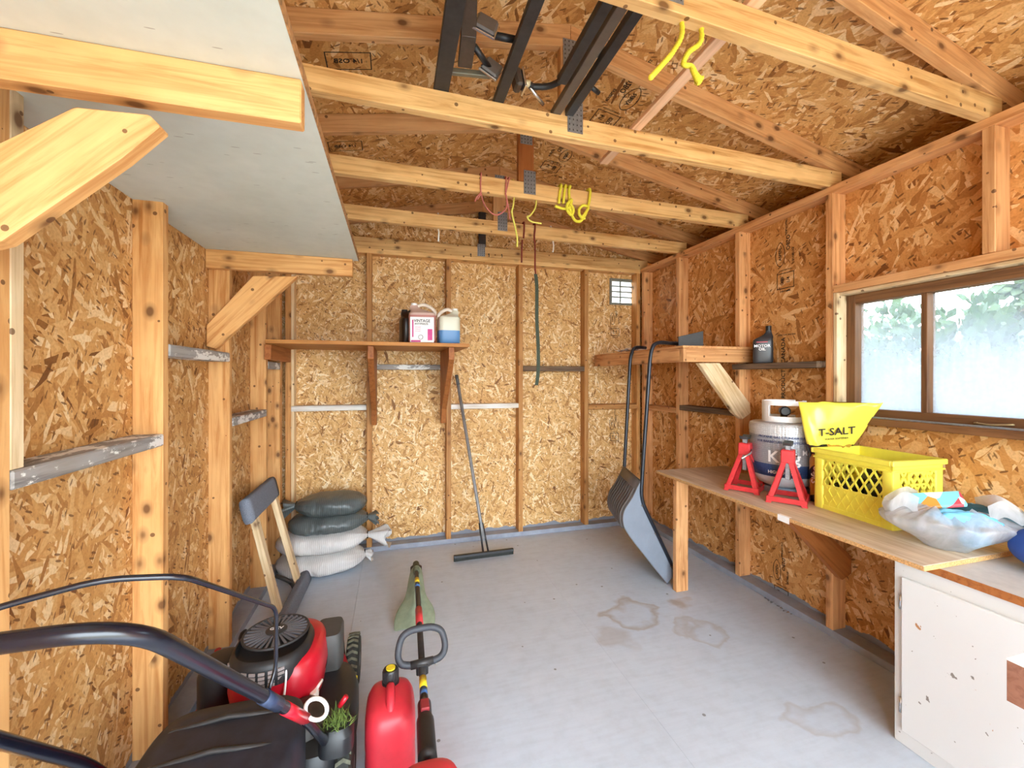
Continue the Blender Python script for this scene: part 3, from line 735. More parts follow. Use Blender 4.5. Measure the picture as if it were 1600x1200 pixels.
# ---------------------------------------------------------------- corner shelf, right back
CZ = 1.53
cs = thing('corner_shelf', 'timber corner shelf with diagonal brace beside the back right corner', 'shelf', (1.95, 2.8, 1.1))
yb_ = 2.216
bboard('shelf_board', (1.72, yb_, CZ), (XRO - .004, YB - .002, CZ + .016), 1, W_R, cs)
bboard('front_rail', (1.745, yb_, CZ - .0855), (2.262, yb_ + .038, CZ - .0005), 0, W_R, cs)
bboard('side_rail', (1.722, yb_ + .0385, CZ - .0855), (1.7445 + .0155, YB - .002, CZ - .0005), 1, W_R, cs)
bboard('rail_end', (1.722, yb_ - .001, CZ - .0855), (1.7445, yb_ + .038, CZ - .0005), 2, W_R, cs)
ya = 2.217
polyboard('brace', [P(1092, 567, Y=ya), P(1125, 567, Y=ya), P(1172, 630, Y=ya), P(1174, 645, Y=ya), P(1160, 656, Y=ya), P(1147, 645, Y=ya)], (0, .037, 0), W_P, cs, along=P(1160, 650, Y=ya) - P(1108, 567, Y=ya), bevel=.004)

# oil bottle on the blocking
c = V((XR + .022, P(1192, 560, X=XR + .022).y, 1.4365))
ob = thing('oil_bottle', 'black motor oil bottle standing on grey wooden blocking, right wall', 'bottle', c)
Mr = Matrix.Rotation(-.75, 3, 'Z')
MB().rbox(c, [(.92, 0), (1, .008), (1, .13), (.96, .145), (.75, .16, .014, 0), (.45, .175, .026, 0), (.30, .19, .03, 0), (.28, .20, .03, 0)], .055, .03, 4, 32, Mr).build('body', plain('black_bottle', srgb(46, 46, 50), .35), ob, 'auto')
MB().lathe([(.016, 0), (.016, .028), (.013, .03)], c + Mr @ V((.03, 0, .20)), 16).build('cap', BLACK, ob, 'auto')
r_ = Mr @ V((1, 0, 0)); fpt = c + Mr @ V((-.006, -.0312, .085))
text('label_text', 'MOTOR', .024, fpt + V((0, 0, .02)), r_, (0, 0, 1), WINK, ob); text('label_text', 'OIL', .024, fpt, r_, (0, 0, 1), WINK, ob)
m = MB(); p_ = fpt + V((0, 0, .042)); m.add([p_ - r_*.03, p_ + r_*.03, p_ + r_*.03 + V((0, 0, .005)), p_ - r_*.03 + V((0, 0, .005))], [(0, 1, 2, 3)]); m.build('label_stripe', RED, ob, normals=False)

# ---------------------------------------------------------------- workbench, cabinet, counter
BZ = .72
wk = thing('workbench', 'pale plywood workbench top on timber legs below the window', 'bench', (1.95, 1.7, 0))
def bench_mat():
    m, t, b = nt('worn_pale_plywood')
    g = N(t, 'ShaderNodeNewGeometry')
    sx = N(t, 'ShaderNodeVectorMath', operation='MULTIPLY'); L(t, g.outputs['Position'], sx.inputs[0]); sx.inputs[1].default_value = (22, 1.6, 6)
    n1 = noise_(t, sx.outputs[0], 1.5, 5, .6, .6); n2 = noise_(t, g.outputs['Position'], 5, 4)
    col = ramp(t, n1, [(.3, srgb(186, 160, 130)), (.55, srgb(214, 194, 168)), (.8, srgb(226, 212, 192))])
    col = mixc(t, .6, col, ramp(t, n2, [(.35, (.72, .70, .70)), (.6, (1, 1, 1))]), 'MULTIPLY')
    L(t, col, b.inputs['Base Color']); b.inputs['Roughness'].default_value = .6
    return m
BENCH = bench_mat()
MB().box((1.70, .978, BZ - .018), (XRO - .002, 2.47, BZ)).build('bench_top', BENCH, wk, bevel=.0015)
m = MB().box((1.6985, .979, BZ - .0172), (1.6999, 2.469, BZ - .002)); m.build('raw_edge', plain('chip_edge', srgb(196, 150, 96), .8, var=.4, scale=160), wk)
MB().box((1.70, .9765, BZ - .0172), (XRO - .01, .9779, BZ - .002)).build('raw_edge', plain('chip_edge_end', srgb(206, 160, 104), .8, var=.4, scale=160), wk)
bboard('leg', (1.703, 2.255, 0), (1.79, 2.293, BZ - .0185), 2, W_R, wk, .003)
ya = 1.606
polyboard('brace', [(1.80, ya, BZ - .0185), (1.93, ya, BZ - .0185), (2.262, ya, .43), (2.262, ya, .34), (2.20, ya, .315)], (0, .038, 0), W_SHELFB, wk, along=(.45, 0, -.4))
tp = P(1224, 806, X=1.698)
MB().add([(1.6978, tp.y - .03, BZ - .028), (1.6978, tp.y + .03, BZ - .026), (1.6978, tp.y + .03, BZ + .001), (1.6978, tp.y - .03, BZ + .001),
          (1.715, tp.y + .03, BZ + .0008), (1.715, tp.y - .03, BZ + .0008)], [(0, 1, 2, 3), (3, 2, 4, 5)]).build('tape', WPLAS, wk, normals=False)
def chipped(name, col):
    m, t, b = nt(name)
    g = N(t, 'ShaderNodeNewGeometry'); pos = g.outputs['Position']
    sx = N(t, 'ShaderNodeVectorMath', operation='MULTIPLY'); L(t, pos, sx.inputs[0]); sx.inputs[1].default_value = (1, 1.4, 1)
    n1 = noise_(t, sx.outputs[0], 11, 4, .55); n2 = noise_(t, pos, 40, 3); n3 = noise_(t, pos, 2, 4)
    c_ = mixc(t, ramp(t, n1, [(.69, (0, 0, 0)), (.70, (1, 1, 1))]), col, srgb(184, 130, 84))
    c_ = mixc(t, math_(t, 'MULTIPLY', ramp(t, n2, [(.71, (0, 0, 0)), (.73, (1, 1, 1))]), .8), c_, srgb(96, 80, 64))
    c_ = mixc(t, .5, c_, ramp(t, n3, [(.3, (.9, .89, .86)), (.7, (1, 1, 1))]), 'MULTIPLY')
    L(t, c_, b.inputs['Base Color']); b.inputs['Roughness'].default_value = .45
    return m
CAB = chipped('chipped_cream_paint', srgb(222, 222, 220))
kx = 1.80
cb = thing('base_cabinet', 'white painted cabinet with chipped paint under the counter', 'cabinet', (2.0, .6, 0))
MB().box((kx, -.10, .0), (XR - .003, 1.126, .672)).build('body', CAB, cb, bevel=.002)
yd1 = P(1413, 950, X=kx).y
dr = MB().box((kx - .018, .12, .06), (kx - .0005, yd1, .62)).build('door', CAB, cb, bevel=.003)
for z in (.50, .12):
    hg = MB(); hg.tube([(kx - .009, yd1 + .006, z), (kx - .009, yd1 + .006, z + .055)], .005, 8); hg.build('hinge', CHROME, dr, True)
ct = thing('countertop', 'light grey laminate countertop with brown edge above the cabinet', 'countertop', (2.0, .5, .675))
MB().box((1.783, -.12, .6735), (XR - .003, 1.128, .701)).build('slab', plain('grey_laminate', srgb(196, 194, 190), .5, var=.08), ct)
MB().box((1.7805, -.12, .6745), (1.7828, 1.128, .7005)).build('edge_band', W_SHELFB, ct)

# sawhorse corner, near right
sw = thing('sawhorse', 'brown timber sawhorse with white painted top beside the cabinet', 'sawhorse', (1.55, .40, 0))
p0 = P(1573, 1028, d=.87); zt = p0.z
x0, y0 = p0.x, p0.y
MB().box((x0, y0 - .8, zt - .088), (x0 + .12, y0, zt - .004)).build('beam', wood('brown_beam', srgb(150, 104, 84), srgb(124, 80, 62), False), sw)
MB().box((x0, y0 - .8, zt - .0038), (x0 + .12, y0, zt)).build('painted_top', WHITE, sw)
for dy in (.22, .70):
    for s in (-1, 1):
        xx = x0 + .06 + s * .03
        board('leg', (xx, y0 - dy, zt - .0885), (xx + s * .09, y0 - dy, .008), .06, .035, W_SHELFB, sw, up=(0, 1, 0))

# ---------------------------------------------------------------- carpeted wooden stand leaning on the left wall
st = thing('carpeted_stand', 'pale wooden stand with blue-grey carpeted crossbars leaning on the left wall', 'stand', (-.58, 2.72, 0))
r1b, r2b = P(437, 962, Z=.05), P(466, 910, Z=.05)
r1t, r2t = V((-.735, r1b.y + .01, .63)), V((-.735, r2b.y + .01, .63))
for a, b in ((r1b, r1t), (r2b, r2t)):
    board('rail', a, b, .055, .032, W_P, st, up=(0, 1, 0), bevel=.003)
def carpetbar(a, b, up, h, t):
    a, b = V(a), V(b); x = (b - a).normalized(); z = V(up).normalized(); y = z.cross(x); m = MB()
    n = 30; ring = []
    rr = random.Random(3)
    for i in range(13):
        p = a.lerp(b, i / 12)
        for k in range(n):
            an = 2 * math.pi * k / n; ca, sa = math.cos(an), math.sin(an)
            j = 1 + .03 * noise.noise(p * 40 + V((ca, sa, 0)))
            ring.append(p + z * math.copysign(abs(ca) ** .5, ca) * h / 2 * j + y * math.copysign(abs(sa) ** .5, sa) * t / 2 * j)
    fs = [(i*n + k, i*n + (k+1) % n, (i+1)*n + (k+1) % n, (i+1)*n + k) for i in range(12) for k in range(n)] + [list(range(n))[::-1], [12*n + k for k in range(n)]]
    m.add(ring, fs); return m
ud = (r1t - r1b).normalized()
carpetbar(r1t - V((.0, .085, .0)) + ud * .02, r2t + V((.0, .05, 0)) + ud * .02, ud, .13, .05).build('carpeted_bar', CARPET, st, True)
carpetbar(r1b + V((.03, -.12, -.005)), r2b + V((.03, .09, -.005)), ud, .085, .055).build('carpeted_bar', CARPET, st, True)
MB().tube(smoothpath([P(431, 900, Z=.12), P(445, 905, Z=.10), P(456, 912, Z=.06), P(462, 925, Z=.045)], 5), .012, 8).build('strap', BLACKM, st, True)

# ---------------------------------------------------------------- sandbags
def sack(name, label, c, L_, W_, Hh, mat, tie, rz, seed, tuft=.12, lay=.5):
    """filled sack lying along its length, neck gathered and tied at one end"""
    s = thing(name, label, 'sandbag', c, 'stack of sandbags by the back wall')
    R = Matrix.Rotation(rz, 3, 'Z'); nu, nv = 56, 36; vs = []; rr = random.Random(seed); sd = seed * 3.7
    for i in range(nu):
        u = -1 + 2 * i / (nu - 1)
        e = u * tie                                           # +1 at the tied end
        prof = (1 - abs(u) ** 3.2) ** .5 if e < 0 else max(.0, 1 - abs(u) ** 2.6) ** .62
        prof = max(prof, .10 if e > 0 else .02)
        for k in range(nv):
            a = 2 * math.pi * k / nv; ca, sa = math.cos(a), math.sin(a)
            y = math.copysign(abs(ca) ** .75, ca); z = math.copysign(abs(sa) ** .8, sa)
            q = V((u * 2.2 + sd, y * 1.1, z * 1.1))
            d = 1 + .10 * noise.noise(q) + .04 * noise.noise(q * 3.1)
            if e > .35: d += .07 * (e - .35) * math.sin(a * 11 + seed) * 1.6
            d += .008 * math.sin(u * 46 + 2 * noise.noise(q * 2))
            zz = z * prof * Hh / 2 * d
            zz = max(zz, -Hh * lay * .92)
            x = u * L_ / 2 + .012 * noise.noise(q * 1.7)
            vs.append(V(c) + R @ V((x, y * prof * W_ / 2 * d, zz + Hh / 2)))
    fs = [(i*nv + k, i*nv + (k+1) % nv, (i+1)*nv + (k+1) % nv, (i+1)*nv + k) for i in range(nu - 1) for k in range(nv)] + [list(range(nv))[::-1], [(nu-1)*nv + k for k in range(nv)]]
    MB().add(vs, fs).build('filled_body', mat, s, True)
    m = MB(); e0 = V((tie * L_ / 2 * .97, 0, Hh / 2))         # the loose neck beyond the tie
    rows, kn = 8, 22; vs = []
    for i in range(rows):
        t = i / (rows - 1); rad = .022 + tuft * .42 * t
        for k in range(kn):
            a = 2 * math.pi * k / kn; w = rad * (1 + .38 * math.sin(a * 5 + seed) * t + .2 * math.sin(a * 9) * t)
            vs.append(V(c) + R @ (e0 + V((tie * tuft * t * (1 + .2 * math.sin(a * 3 + seed)), w * math.cos(a), w * .8 * math.sin(a) - .02 * t))))
    m.add(vs, [(i*kn + k, i*kn + (k+1) % kn, (i+1)*kn + (k+1) % kn, (i+1)*kn + k) for i in range(rows - 1) for k in range(kn)])
    m.build('gathered_neck', mat, s, True)
    m = MB(); ring = [V(c) + R @ (e0 + V((0, .026 * math.cos(2*math.pi*k/16), .026 * math.sin(2*math.pi*k/16)))) for k in range(16)]
    m.tube(ring, .004, 6, True).build('tie', BLACK, s, True)
def weave(name, col, col2, rough=.55):
    m, t, b = nt(name); tc = N(t, 'ShaderNodeTexCoord')
    w1 = N(t, 'ShaderNodeTexWave'); w1.inputs['Scale'].default_value = 26; w1.inputs['Distortion'].default_value = 3; L(t, tc.outputs['Object'], w1.inputs['Vector'])
    n = noise_(t, tc.outputs['Object'], 7, 4)
    c_ = mixc(t, .35, ramp(t, n, [(.3, col), (.7, col2)]), ramp(t, w1.outputs[0], [(.2, tuple(c * .75 for c in col)), (.6, col2)]))
    L(t, c_, b.inputs['Base Color']); b.inputs['Roughness'].default_value = rough
    bump(t, b, w1.outputs[0], .25, .002); return m
WSACK = weave('white_woven_sack', srgb(196, 194, 192), srgb(226, 224, 222)); GSACK = weave('dark_green_poly_sack', srgb(62, 68, 68), srgb(98, 106, 106), .38)
sack('sandbag', 'white woven sandbag at the bottom of the stack', (-.485, 3.20, 0.0), .58, .40, .155, WSACK, 1, .04, 1, .05)
sack('sandbag', 'white woven sandbag with loose knotted neck, second from the bottom', (-.475, 3.20, .145), .60, .38, .145, WSACK, 1, -.02, 2, .14)
sack('sandbag', 'smooth dark green sandbag, third from the floor', (-.44, 3.21, .268), .52, .35, .14, GSACK, 1, .05, 3, .07)
sack('sandbag', 'dark green sandbag on top of the stack with tie toward the left wall', (-.43, 3.23, .378), .47, .34, .145, GSACK, -1, -.05, 4, .09)

# ---------------------------------------------------------------- floor squeegee
sq = thing('floor_squeegee', 'floor squeegee with long grey handle leaning on the back wall', 'squeegee', P(757, 868, Z=0))
ha, hb = P(709, 875, Z=.012), P(802, 863, Z=.012); ha.z = hb.z = .03
mid = ha.lerp(hb, .53)
top = V((.487, YB - .012, P(713, 586, Y=YB - .012).z)); neck = mid.lerp(top, .075); neck2 = mid.lerp(top, .16)
hd_ = (hb - ha).normalized()
m = MB(); z_ = V((0, 0, 1)); y_ = z_.cross(hd_)
m.prism([ha + y_*.012 + z_*.014, ha - y_*.012 + z_*.014, ha - y_*.014 - z_*.006, ha + y_*.014 - z_*.006], hb - ha); m.build('head', BLACK, sq, bevel=.002)
m = MB(); m.prism([ha + y_*.006 - z_*.004, ha - y_*.006 - z_*.004, ha - y_*.004 - z_*.030, ha + y_*.004 - z_*.030], hb - ha); m.build('rubber_blade', RUBBER, sq)
for s in (-1, 1): MB().tube([mid + hd_ * s * .02, neck2 + hd_ * s * .012], .007, 8).build('fork', BLACK, sq, True)
MB().tube([neck, neck2, top.lerp(mid, .06)], .0125, 12).build('handle', plain('worn_grey_handle', srgb(142, 142, 142), .5, .2, .2, 20), sq, True)
MB().tube([top.lerp(mid, .06), top], .0135, 12).build('grip_end', plain('dark_grip', srgb(84, 82, 80), .6), sq, True)

# ---------------------------------------------------------------- snow scoop
ss = thing('snow_scoop', 'slate blue snow scoop with black U handle standing against the corner shelf', 'snow scoop', (1.72, 2.5, 0))
yn = 2.36; wv_ = V((.125, .42, 0))
rim = [V((1.513, yn, .694)), V((1.515, yn, .571)), V((1.776, yn, .065))]
flo = smoothpath([V((1.513, yn, .692)), V((1.452, yn, .585)), V((1.394, yn, .505)), V((1.388, yn, .425)), V((1.43, yn, .345)), V((1.57, yn, .17)), V((1.707, yn, .003))], 4)
n_ = len(flo)
m = MB(); m.add(flo + [p + wv_ for p in flo], [(i, i + 1, n_ + i + 1, n_ + i) for i in range(n_ - 1)])
o = m.build('pan_floor', PANR, ss, True); sm = o.modifiers.new('thick', 'SOLIDIFY'); sm.thickness = .005
for k, off in enumerate((V((0, 0, 0)), wv_)):
    poly = [p + off for p in flo] + [rim[2] + off, rim[1] + off]
    mm = MB().prism(poly, wv_.normalized() * (.005 if k == 0 else -.005)); mm.build('side_panel', PANM, ss)
for i in range(9):                                            # pressed ribs on the back of the pan
    f_ = .09 + .82 * i / 8
    pts = [p + wv_ * f_ + V((-.006, 0, -.004)) for p in flo[2:15]]
    MB().tube(pts, .0065, 6).build('rib', PANR, ss, True)
mm = MB(); mm.prism([rim[2], rim[2] + V((.006, 0, .004)), flo[-1] + V((.006, 0, .004)), flo[-1]], wv_); mm.build('lip', plain('worn_lip', srgb(150, 158, 168), .4, .3), ss)
HT = plain('black_scoop_handle', srgb(40, 44, 52), .3, .3, .2, 40)
for off, top, end in ((V((0, 0, 0)), V((1.586, yn, 1.50)), V((1.80, yn + .02, 1.572))), (wv_, V((1.697, yn + .42, 1.50)), V((1.84, yn + .44, 1.572)))):
    pts = rounded([rim[2] + off + V((-.006, 0, .012)), rim[1] + off + V((.0, 0, 0)), top, V((top.x + .03, top.y, 1.576)), end], .07, 6)
    MB().tube(pts, .0125, 10).build('handle_tube', HT, ss, True)
for f_ in (.08, .45, .9):
    p = rim[1].lerp(rim[2], f_); MB().lathe([(.007, -.003), (.007, .003)], p + V((-.012, -.002, 0)), 10, Matrix.Rotation(math.pi/2, 3, 'X')).build('rivet', CHROME, ss)

# things on the corner shelf
bz = CZ + .0165
bl = thing('black_blade', 'flat black plastic scraper blade lying on the corner shelf', 'scraper', (1.95, 2.4, bz))
a, b, c_, d_ = P(1060, 541, d=2.75), P(1060, 526, d=2.75), P(1099, 517, d=2.75), P(1099, 541, d=2.75)
for q in (a, d_): q.z = bz + .002
m = MB().prism([a, d_, c_, b], V((.006, .012, .0))); m.build('blade', plain('charcoal_plastic', srgb(46, 46, 46), .5), bl, bevel=.002)
MB().box((a.x + .02, a.y + .012, bz), (d_.x - .005, a.y + .05, bz + .02)).build('foot', BLACK, bl, bevel=.004)
pa = thing('crumpled_paper', 'crumpled white paper lying on the corner shelf by the scoop handle', 'paper', (1.85, 2.95, bz))
vs = []; gx, gy = 14, 10
for i in range(gx):
    for j in range(gy):
        x = 1.735 + .26 * i / 13; y = 2.86 + .22 * j / 9
        vs.append(V((x, y, bz + .012 + .016 * noise.noise(V((x*16, y*16, 1))) + .022 * abs(noise.noise(V((x*33, y*30, 5)))))))
o = MB().add(vs, [(i*gy + j, (i+1)*gy + j, (i+1)*gy + j + 1, i*gy + j + 1) for i in range(gx-1) for j in range(gy-1)]).build('sheet', WPLAS, pa); o.modifiers.new('thick', 'SOLIDIFY').thickness = .001

# ---------------------------------------------------------------- propane tank in a printed sleeve
tc_ = V((2.09, 1.845, BZ + .0005))
tk = thing('propane_tank', 'propane tank in a grey printed sleeve with white collar, on the workbench', 'gas tank', tc_)
TR = .162
MB().lathe([(.10, 0), (.115, .002), (.115, .03), (.105, .032)], tc_, 32).build('foot_ring', plain('blue_grey_paint', srgb(150, 168, 186), .5), tk, 'auto')
MB().lathe([(.08, .03), (.125, .05), (.148, .09), (.152, .14), (.152, .30), (.135, .36), (.08, .385), (.05, .39)], tc_, 36).build('tank_body', plain('pale_tank_paint', srgb(206, 210, 214), .45), tk, True)
SLV = nt('silver_bubble_sleeve'); mS, tS, bS = SLV
tcn = N(tS, 'ShaderNodeTexCoord'); vo = N(tS, 'ShaderNodeTexVoronoi'); vo.inputs['Scale'].default_value = 95; vo.inputs['Randomness'].default_value = .25; L(tS, tcn.outputs['Object'], vo.inputs['Vector'])
sp = N(tS, 'ShaderNodeSeparateXYZ'); L(tS, tcn.outputs['Object'], sp.inputs[0])
base = mixc(tS, math_(tS, 'LESS_THAN', sp.outputs[2], -.075), srgb(168, 168, 172), srgb(58, 84, 132))
base = mixc(tS, math_(tS, 'GREATER_THAN', sp.outputs[2], .075), base, srgb(212, 212, 212))
L(tS, mixc(tS, .5, base, ramp(tS, vo.outputs['Distance'], [(.1, (1, 1, 1)), (.6, (.55, .55, .55))]), 'MULTIPLY'), bS.inputs['Base Color']); bS.inputs['Roughness'].default_value = .35
bS.inputs['Metallic'].default_value = .25; bump(tS, bS, vo.outputs['Distance'], .6, .004)
slz0, slz1 = .10, .375
sl = MB(); prof = [(TR, slz0), (TR + .004, slz0 + .05), (TR + .003, slz0 + .16), (TR + .008, slz1 - .02), (TR + .004, slz1), (TR - .008, slz1 + .006), (TR - .03, slz1 + .004)]
sl.lathe(prof, tc_, 48); slv = sl.build('printed_sleeve', mS, tk, True)
ctr = math.atan2(-tc_.y, -tc_.x)
def wrapf(z0, ang0=0, R_=TR + .0085):
    def f(u, v):
        a = ctr + ang0 + u / R_; return V((tc_.x + R_ * math.cos(a), tc_.y + R_ * math.sin(a), tc_.z + z0 + v))
    return f
BLU = plain('navy_print', srgb(44, 60, 104), .5)
text('sleeve_text', 'King', .085, tc_, 0*V((1,0,0))+V((1,0,0)), (0,0,1), WINK, slv, wrap=wrapf(.205))
text('sleeve_text', 'MAX', .036, tc_, (1,0,0), (0,0,1), WINK, slv, wrap=wrapf(.235, .72))
text('sleeve_text', 'FOR BARBECUES AND APPLIANCES', .017, tc_, (1,0,0), (0,0,1), BLU, slv, wrap=wrapf(.285)); text('sleeve_text', 'PROPANE GAS CYLINDER SLEEVE', .017, tc_, (1,0,0), (0,0,1), BLU, slv, wrap=wrapf(.31))
text('sleeve_text', 'HIGH OUTPUT', .022, tc_, (1,0,0), (0,0,1), WINK, slv, wrap=wrapf(.125))
cr = MB(); RC = .105; nn = 40                                  # white collar with two hand holes
for k in range(nn):
    a0, a1 = 2*math.pi*k/nn, 2*math.pi*(k+1)/nn
    rel = ((a0 - ctr + math.pi) % (2*math.pi)) - math.pi
    segs = [(.385, .415), (.475, .50)] if abs(rel) < .75 or abs(abs(rel) - math.pi) < .6 else [(.385, .50)]
    if abs(rel - 2.2) < .25: continue
    for z0, z1 in segs:
        vs = [tc_ + V((r * math.cos(a), r * math.sin(a), z)) for z in (z0, z1) for r in (RC, RC - .004) for a in (a0, a1)]
        cr.add(vs, [(0,1,5,4),(2,6,7,3),(0,4,6,2),(1,3,7,5),(4,5,7,6),(0,2,3,1)])
cr.build('collar', WPLAS, tk)
vv = MB().lathe([(.018, .385), (.018, .43), (.024, .432), (.024, .455), (.012, .46)], tc_, 16); vv.build('valve', plain('brass_valve', srgb(120, 106, 80), .4, .6), tk, 'auto')
dct = V((math.cos(ctr + .15), math.sin(ctr + .15), 0)); Mv = Matrix.Rotation(math.pi/2, 3, 'Y'); Mv = Matrix.Rotation(ctr + .15, 3, 'Z') @ Mv
MB().lathe([(.020, .02), (.026, .03), (.026, .055), (.02, .06)], tc_ + V((0, 0, .443)), 16, Mv).build('valve_cap', BLACK, tk, 'auto')

# ---------------------------------------------------------------- jack stands
def jack(label, c, rz, lever, first):
    j = thing('jack_stand', label, 'jack stand', c, 'pair of red jack stands')
    R = Matrix.Rotation(rz, 3, 'Z'); c = V(c); hb_ = .088; zt_ = .205; ht = .026
    for sx, sy in ((1,1),(1,-1),(-1,1),(-1,-1)):
        a = V((sx*hb_, sy*hb_, 0)); b = V((sx*ht, sy*ht, zt_)); m = MB()
        e = .024; t_ = .004                                   # angle-iron leg: two thin webs
        for ax in (0, 1):
            o1 = V((-sx*e, 0, 0)) if ax == 0 else V((0, -sy*e, 0)); th = V((0, -sy*t_, 0)) if ax == 0 else V((-sx*t_, 0, 0))
            q = [a, a + o1, b + o1, b]; m.prism([c + R @ p for p in q], R @ th)
        m.build('leg', REDJ, j)
    m = MB()
    for s in (-1, 1):
        for ax in (0, 1):
            lo_, hi_ = (V((-hb_*.93, s*hb_*.93 - .003, .008)), V((hb_*.93, s*hb_*.93 + .003, .032))) if ax == 0 else (V((s*hb_*.93 - .003, -hb_*.93, .008)), V((s*hb_*.93 + .003, hb_*.93, .032)))
            mm = MB().box(lo_, hi_); mm.v = [c + R @ p for p in mm.v]; mm.build('base_brace', REDJ, j)
    mm = MB().box((-.030, -.030, .195), (.030, .030, .262)); mm.v = [c + R @ p for p in mm.v]; mm.build('collar', REDJ, j, bevel=.005)
    mm = MB().box((-.014, -.011, .11), (.014, .011, .285)); mm.v = [c + R @ p for p in mm.v]; mm.build('ratchet_bar', STEEL, j, bevel=.002)
    mm = MB().prism([c + R @ V(p) for p in ((-.046, -.02, .300), (-.024, -.02, .283), (.024, -.02, .283), (.046, -.02, .300), (.040, -.02, .304), (.02, -.02, .292), (-.02, -.02, .292), (-.040, -.02, .304))], R @ V((0, .04, 0))); mm.build('saddle', plain('dark_saddle', srgb(88, 96, 96), .45, .5), j, bevel=.001)
    MB().tube([c + R @ V(p) for p in lever], .0055, 8).build('ratchet_lever', CHROME, j, True)
    mm = MB().lathe([(.026, -.02), (.030, -.012), (.030, .012), (.026, .02)], c + R @ V((.034, 0, .232)), 16, R @ Matrix.Rotation(math.pi/2, 3, 'Y')); mm.build('pawl_housing', REDJ, j, 'auto')
jack('red jack stand nearest the tank with silver lever raised', (1.895, 1.915, BZ + .0005), .55, [(.0, -.03, .225), (-.05, -.04, .215), (-.11, -.01, .19)], True)
jack('red jack stand in front, beside the yellow crate', (1.925, 1.675, BZ + .0005), .62, [(.03, -.03, .235), (.075, -.03, .22), (.10, .0, .13)], False)

# ---------------------------------------------------------------- salt bag and the printed bag below it
YB_M = plain('glossy_yellow_film', srgb(240, 226, 62), .22, 0, .08, 8, .6)
def pillow(c, hw, hd, h, mat, name, parent, rz, seed, flare=.0, lean=0):
    R = Matrix.Rotation(rz, 3, 'Z'); nu, nv = 26, 40; vs = []
    for i in range(nu):
        t = i / (nu - 1)
        th = hd * (math.sin(math.pi * min(1, .12 + t * .95)) ** .6 * .9 + .02)
        wd = hw * (.82 + .10 * math.sin(t * 3) + flare * t)
        for k in range(nv):
            a = 2 * math.pi * k / nv; ca, sa = math.cos(a), math.sin(a)
            q = V((ca * 2 + seed, sa * 2, t * 5))
            d = 1 + .10 * noise.noise(q) + .05 * noise.noise(q * 3)
            vs.append(V(c) + R @ V((math.copysign(abs(ca) ** .7, ca) * wd * (1 + .06 * noise.noise(q * .7)), math.copysign(abs(sa) ** .8, sa) * th * d + lean * t, h * t + .02 * t * noise.noise(q))))
    m = MB().add(vs, [(i*nv + k, i*nv + (k+1) % nv, (i+1)*nv + (k+1) % nv, (i+1)*nv + k) for i in range(nu-1) for k in range(nv)] + [list(range(nv))[::-1], [(nu-1)*nv + k for k in range(nv)]])
    return m.build(name, mat, parent, True)
GM, tG, bG = nt('yellow_film_with_black_gold_print'); tcg = N(tG, 'ShaderNodeNewGeometry'); wv = N(tG, 'ShaderNodeTexWave', bands_direction='DIAGONAL'); wv.inputs['Scale'].default_value = 5; wv.inputs['Distortion'].default_value = 4; L(tG, tcg.outputs['Position'], wv.inputs['Vector'])
sg = N(tG, 'ShaderNodeSeparateXYZ'); L(tG, tcg.outputs['Position'], sg.inputs[0])
hg_ = math_(tG, 'LESS_THAN', math_(tG, 'ADD', sg.outputs[2], math_(tG, 'MULTIPLY', noise_(tG, tcg.outputs['Position'], 14), .05)), BZ + .32)
L(tG, mixc(tG, hg_, srgb(240, 228, 84), ramp(tG, wv.outputs[0], [(.45, srgb(40, 32, 22)), (.5, srgb(186, 140, 52))])), bG.inputs['Base Color']); bG.inputs['Roughness'].default_value = .24
ysb = thing('salt_bag', 'crumpled yellow plastic salt bag squeezed behind the yellow crate', 'bag', (2.12, 1.625, BZ))
yc = V((2.125, 1.628, BZ + .002)); nu, nv = 34, 48; vs = []
def bagrow(t):
    rz_ = -.10 - .84 * max(0, t - .45) / .55; k = max(0, t - .45) / .55
    return Matrix.Rotation(rz_, 3, 'Z'), yc + V((-.035 * k, -.08 * k, .50 * t)), .092 + .070 * k, .036 * (math.sin(math.pi * min(1, .14 + t * .84)) ** .55 + .06)
for i in range(nu):
    t = i / (nu - 1); R, c0, wd, th = bagrow(t)
    for k in range(nv):
        a = 2 * math.pi * k / nv; ca, sa = math.cos(a), math.sin(a); q = V((ca * 2, sa * 2, t * 5))
        d = 1 + .22 * noise.noise(q) + .14 * noise.noise(q * 3) + .10 * math.sin(ca * 14 + 9 * t) * t
        vs.append(c0 + R @ V((math.copysign(abs(ca) ** .7, ca) * wd * (1 + .05 * noise.noise(q * .8)), math.copysign(abs(sa) ** .8, sa) * th * d, .035 * t * noise.noise(V((ca * 2.5, 1, t * 2))))))
MB().add(vs, [(i*nv + k, i*nv + (k+1) % nv, (i+1)*nv + (k+1) % nv, (i+1)*nv + k) for i in range(nu-1) for k in range(nv)] + [list(range(nv))[::-1], [(nu-1)*nv + k for k in range(nv)]]).build('body', GM, ysb, True)
R, c0, wd, th = bagrow(.72); rr_ = R @ V((1, 0, 0)); ff = R @ V((0, -1, 0)); shl = .25
text('bag_text', 'T-SALT', .05, c0 + ff * (th * 1.22 + .004), rr_ + V((0, 0, .12)), V((0, 0, 1)), INK, ysb); text('bag_text', 'WATER SOFTENER', .012, c0 + ff * (th * 1.22 + .003) - V((0, 0, .034)), rr_ + V((0, 0, .12)), V((0, 0, 1)), INK, ysb)
text('bag_text', 'Sifto', .05, yc + V((-.106, -.02, .14)), (0, 0, 1), (0, 1, 0), WINK, ysb)

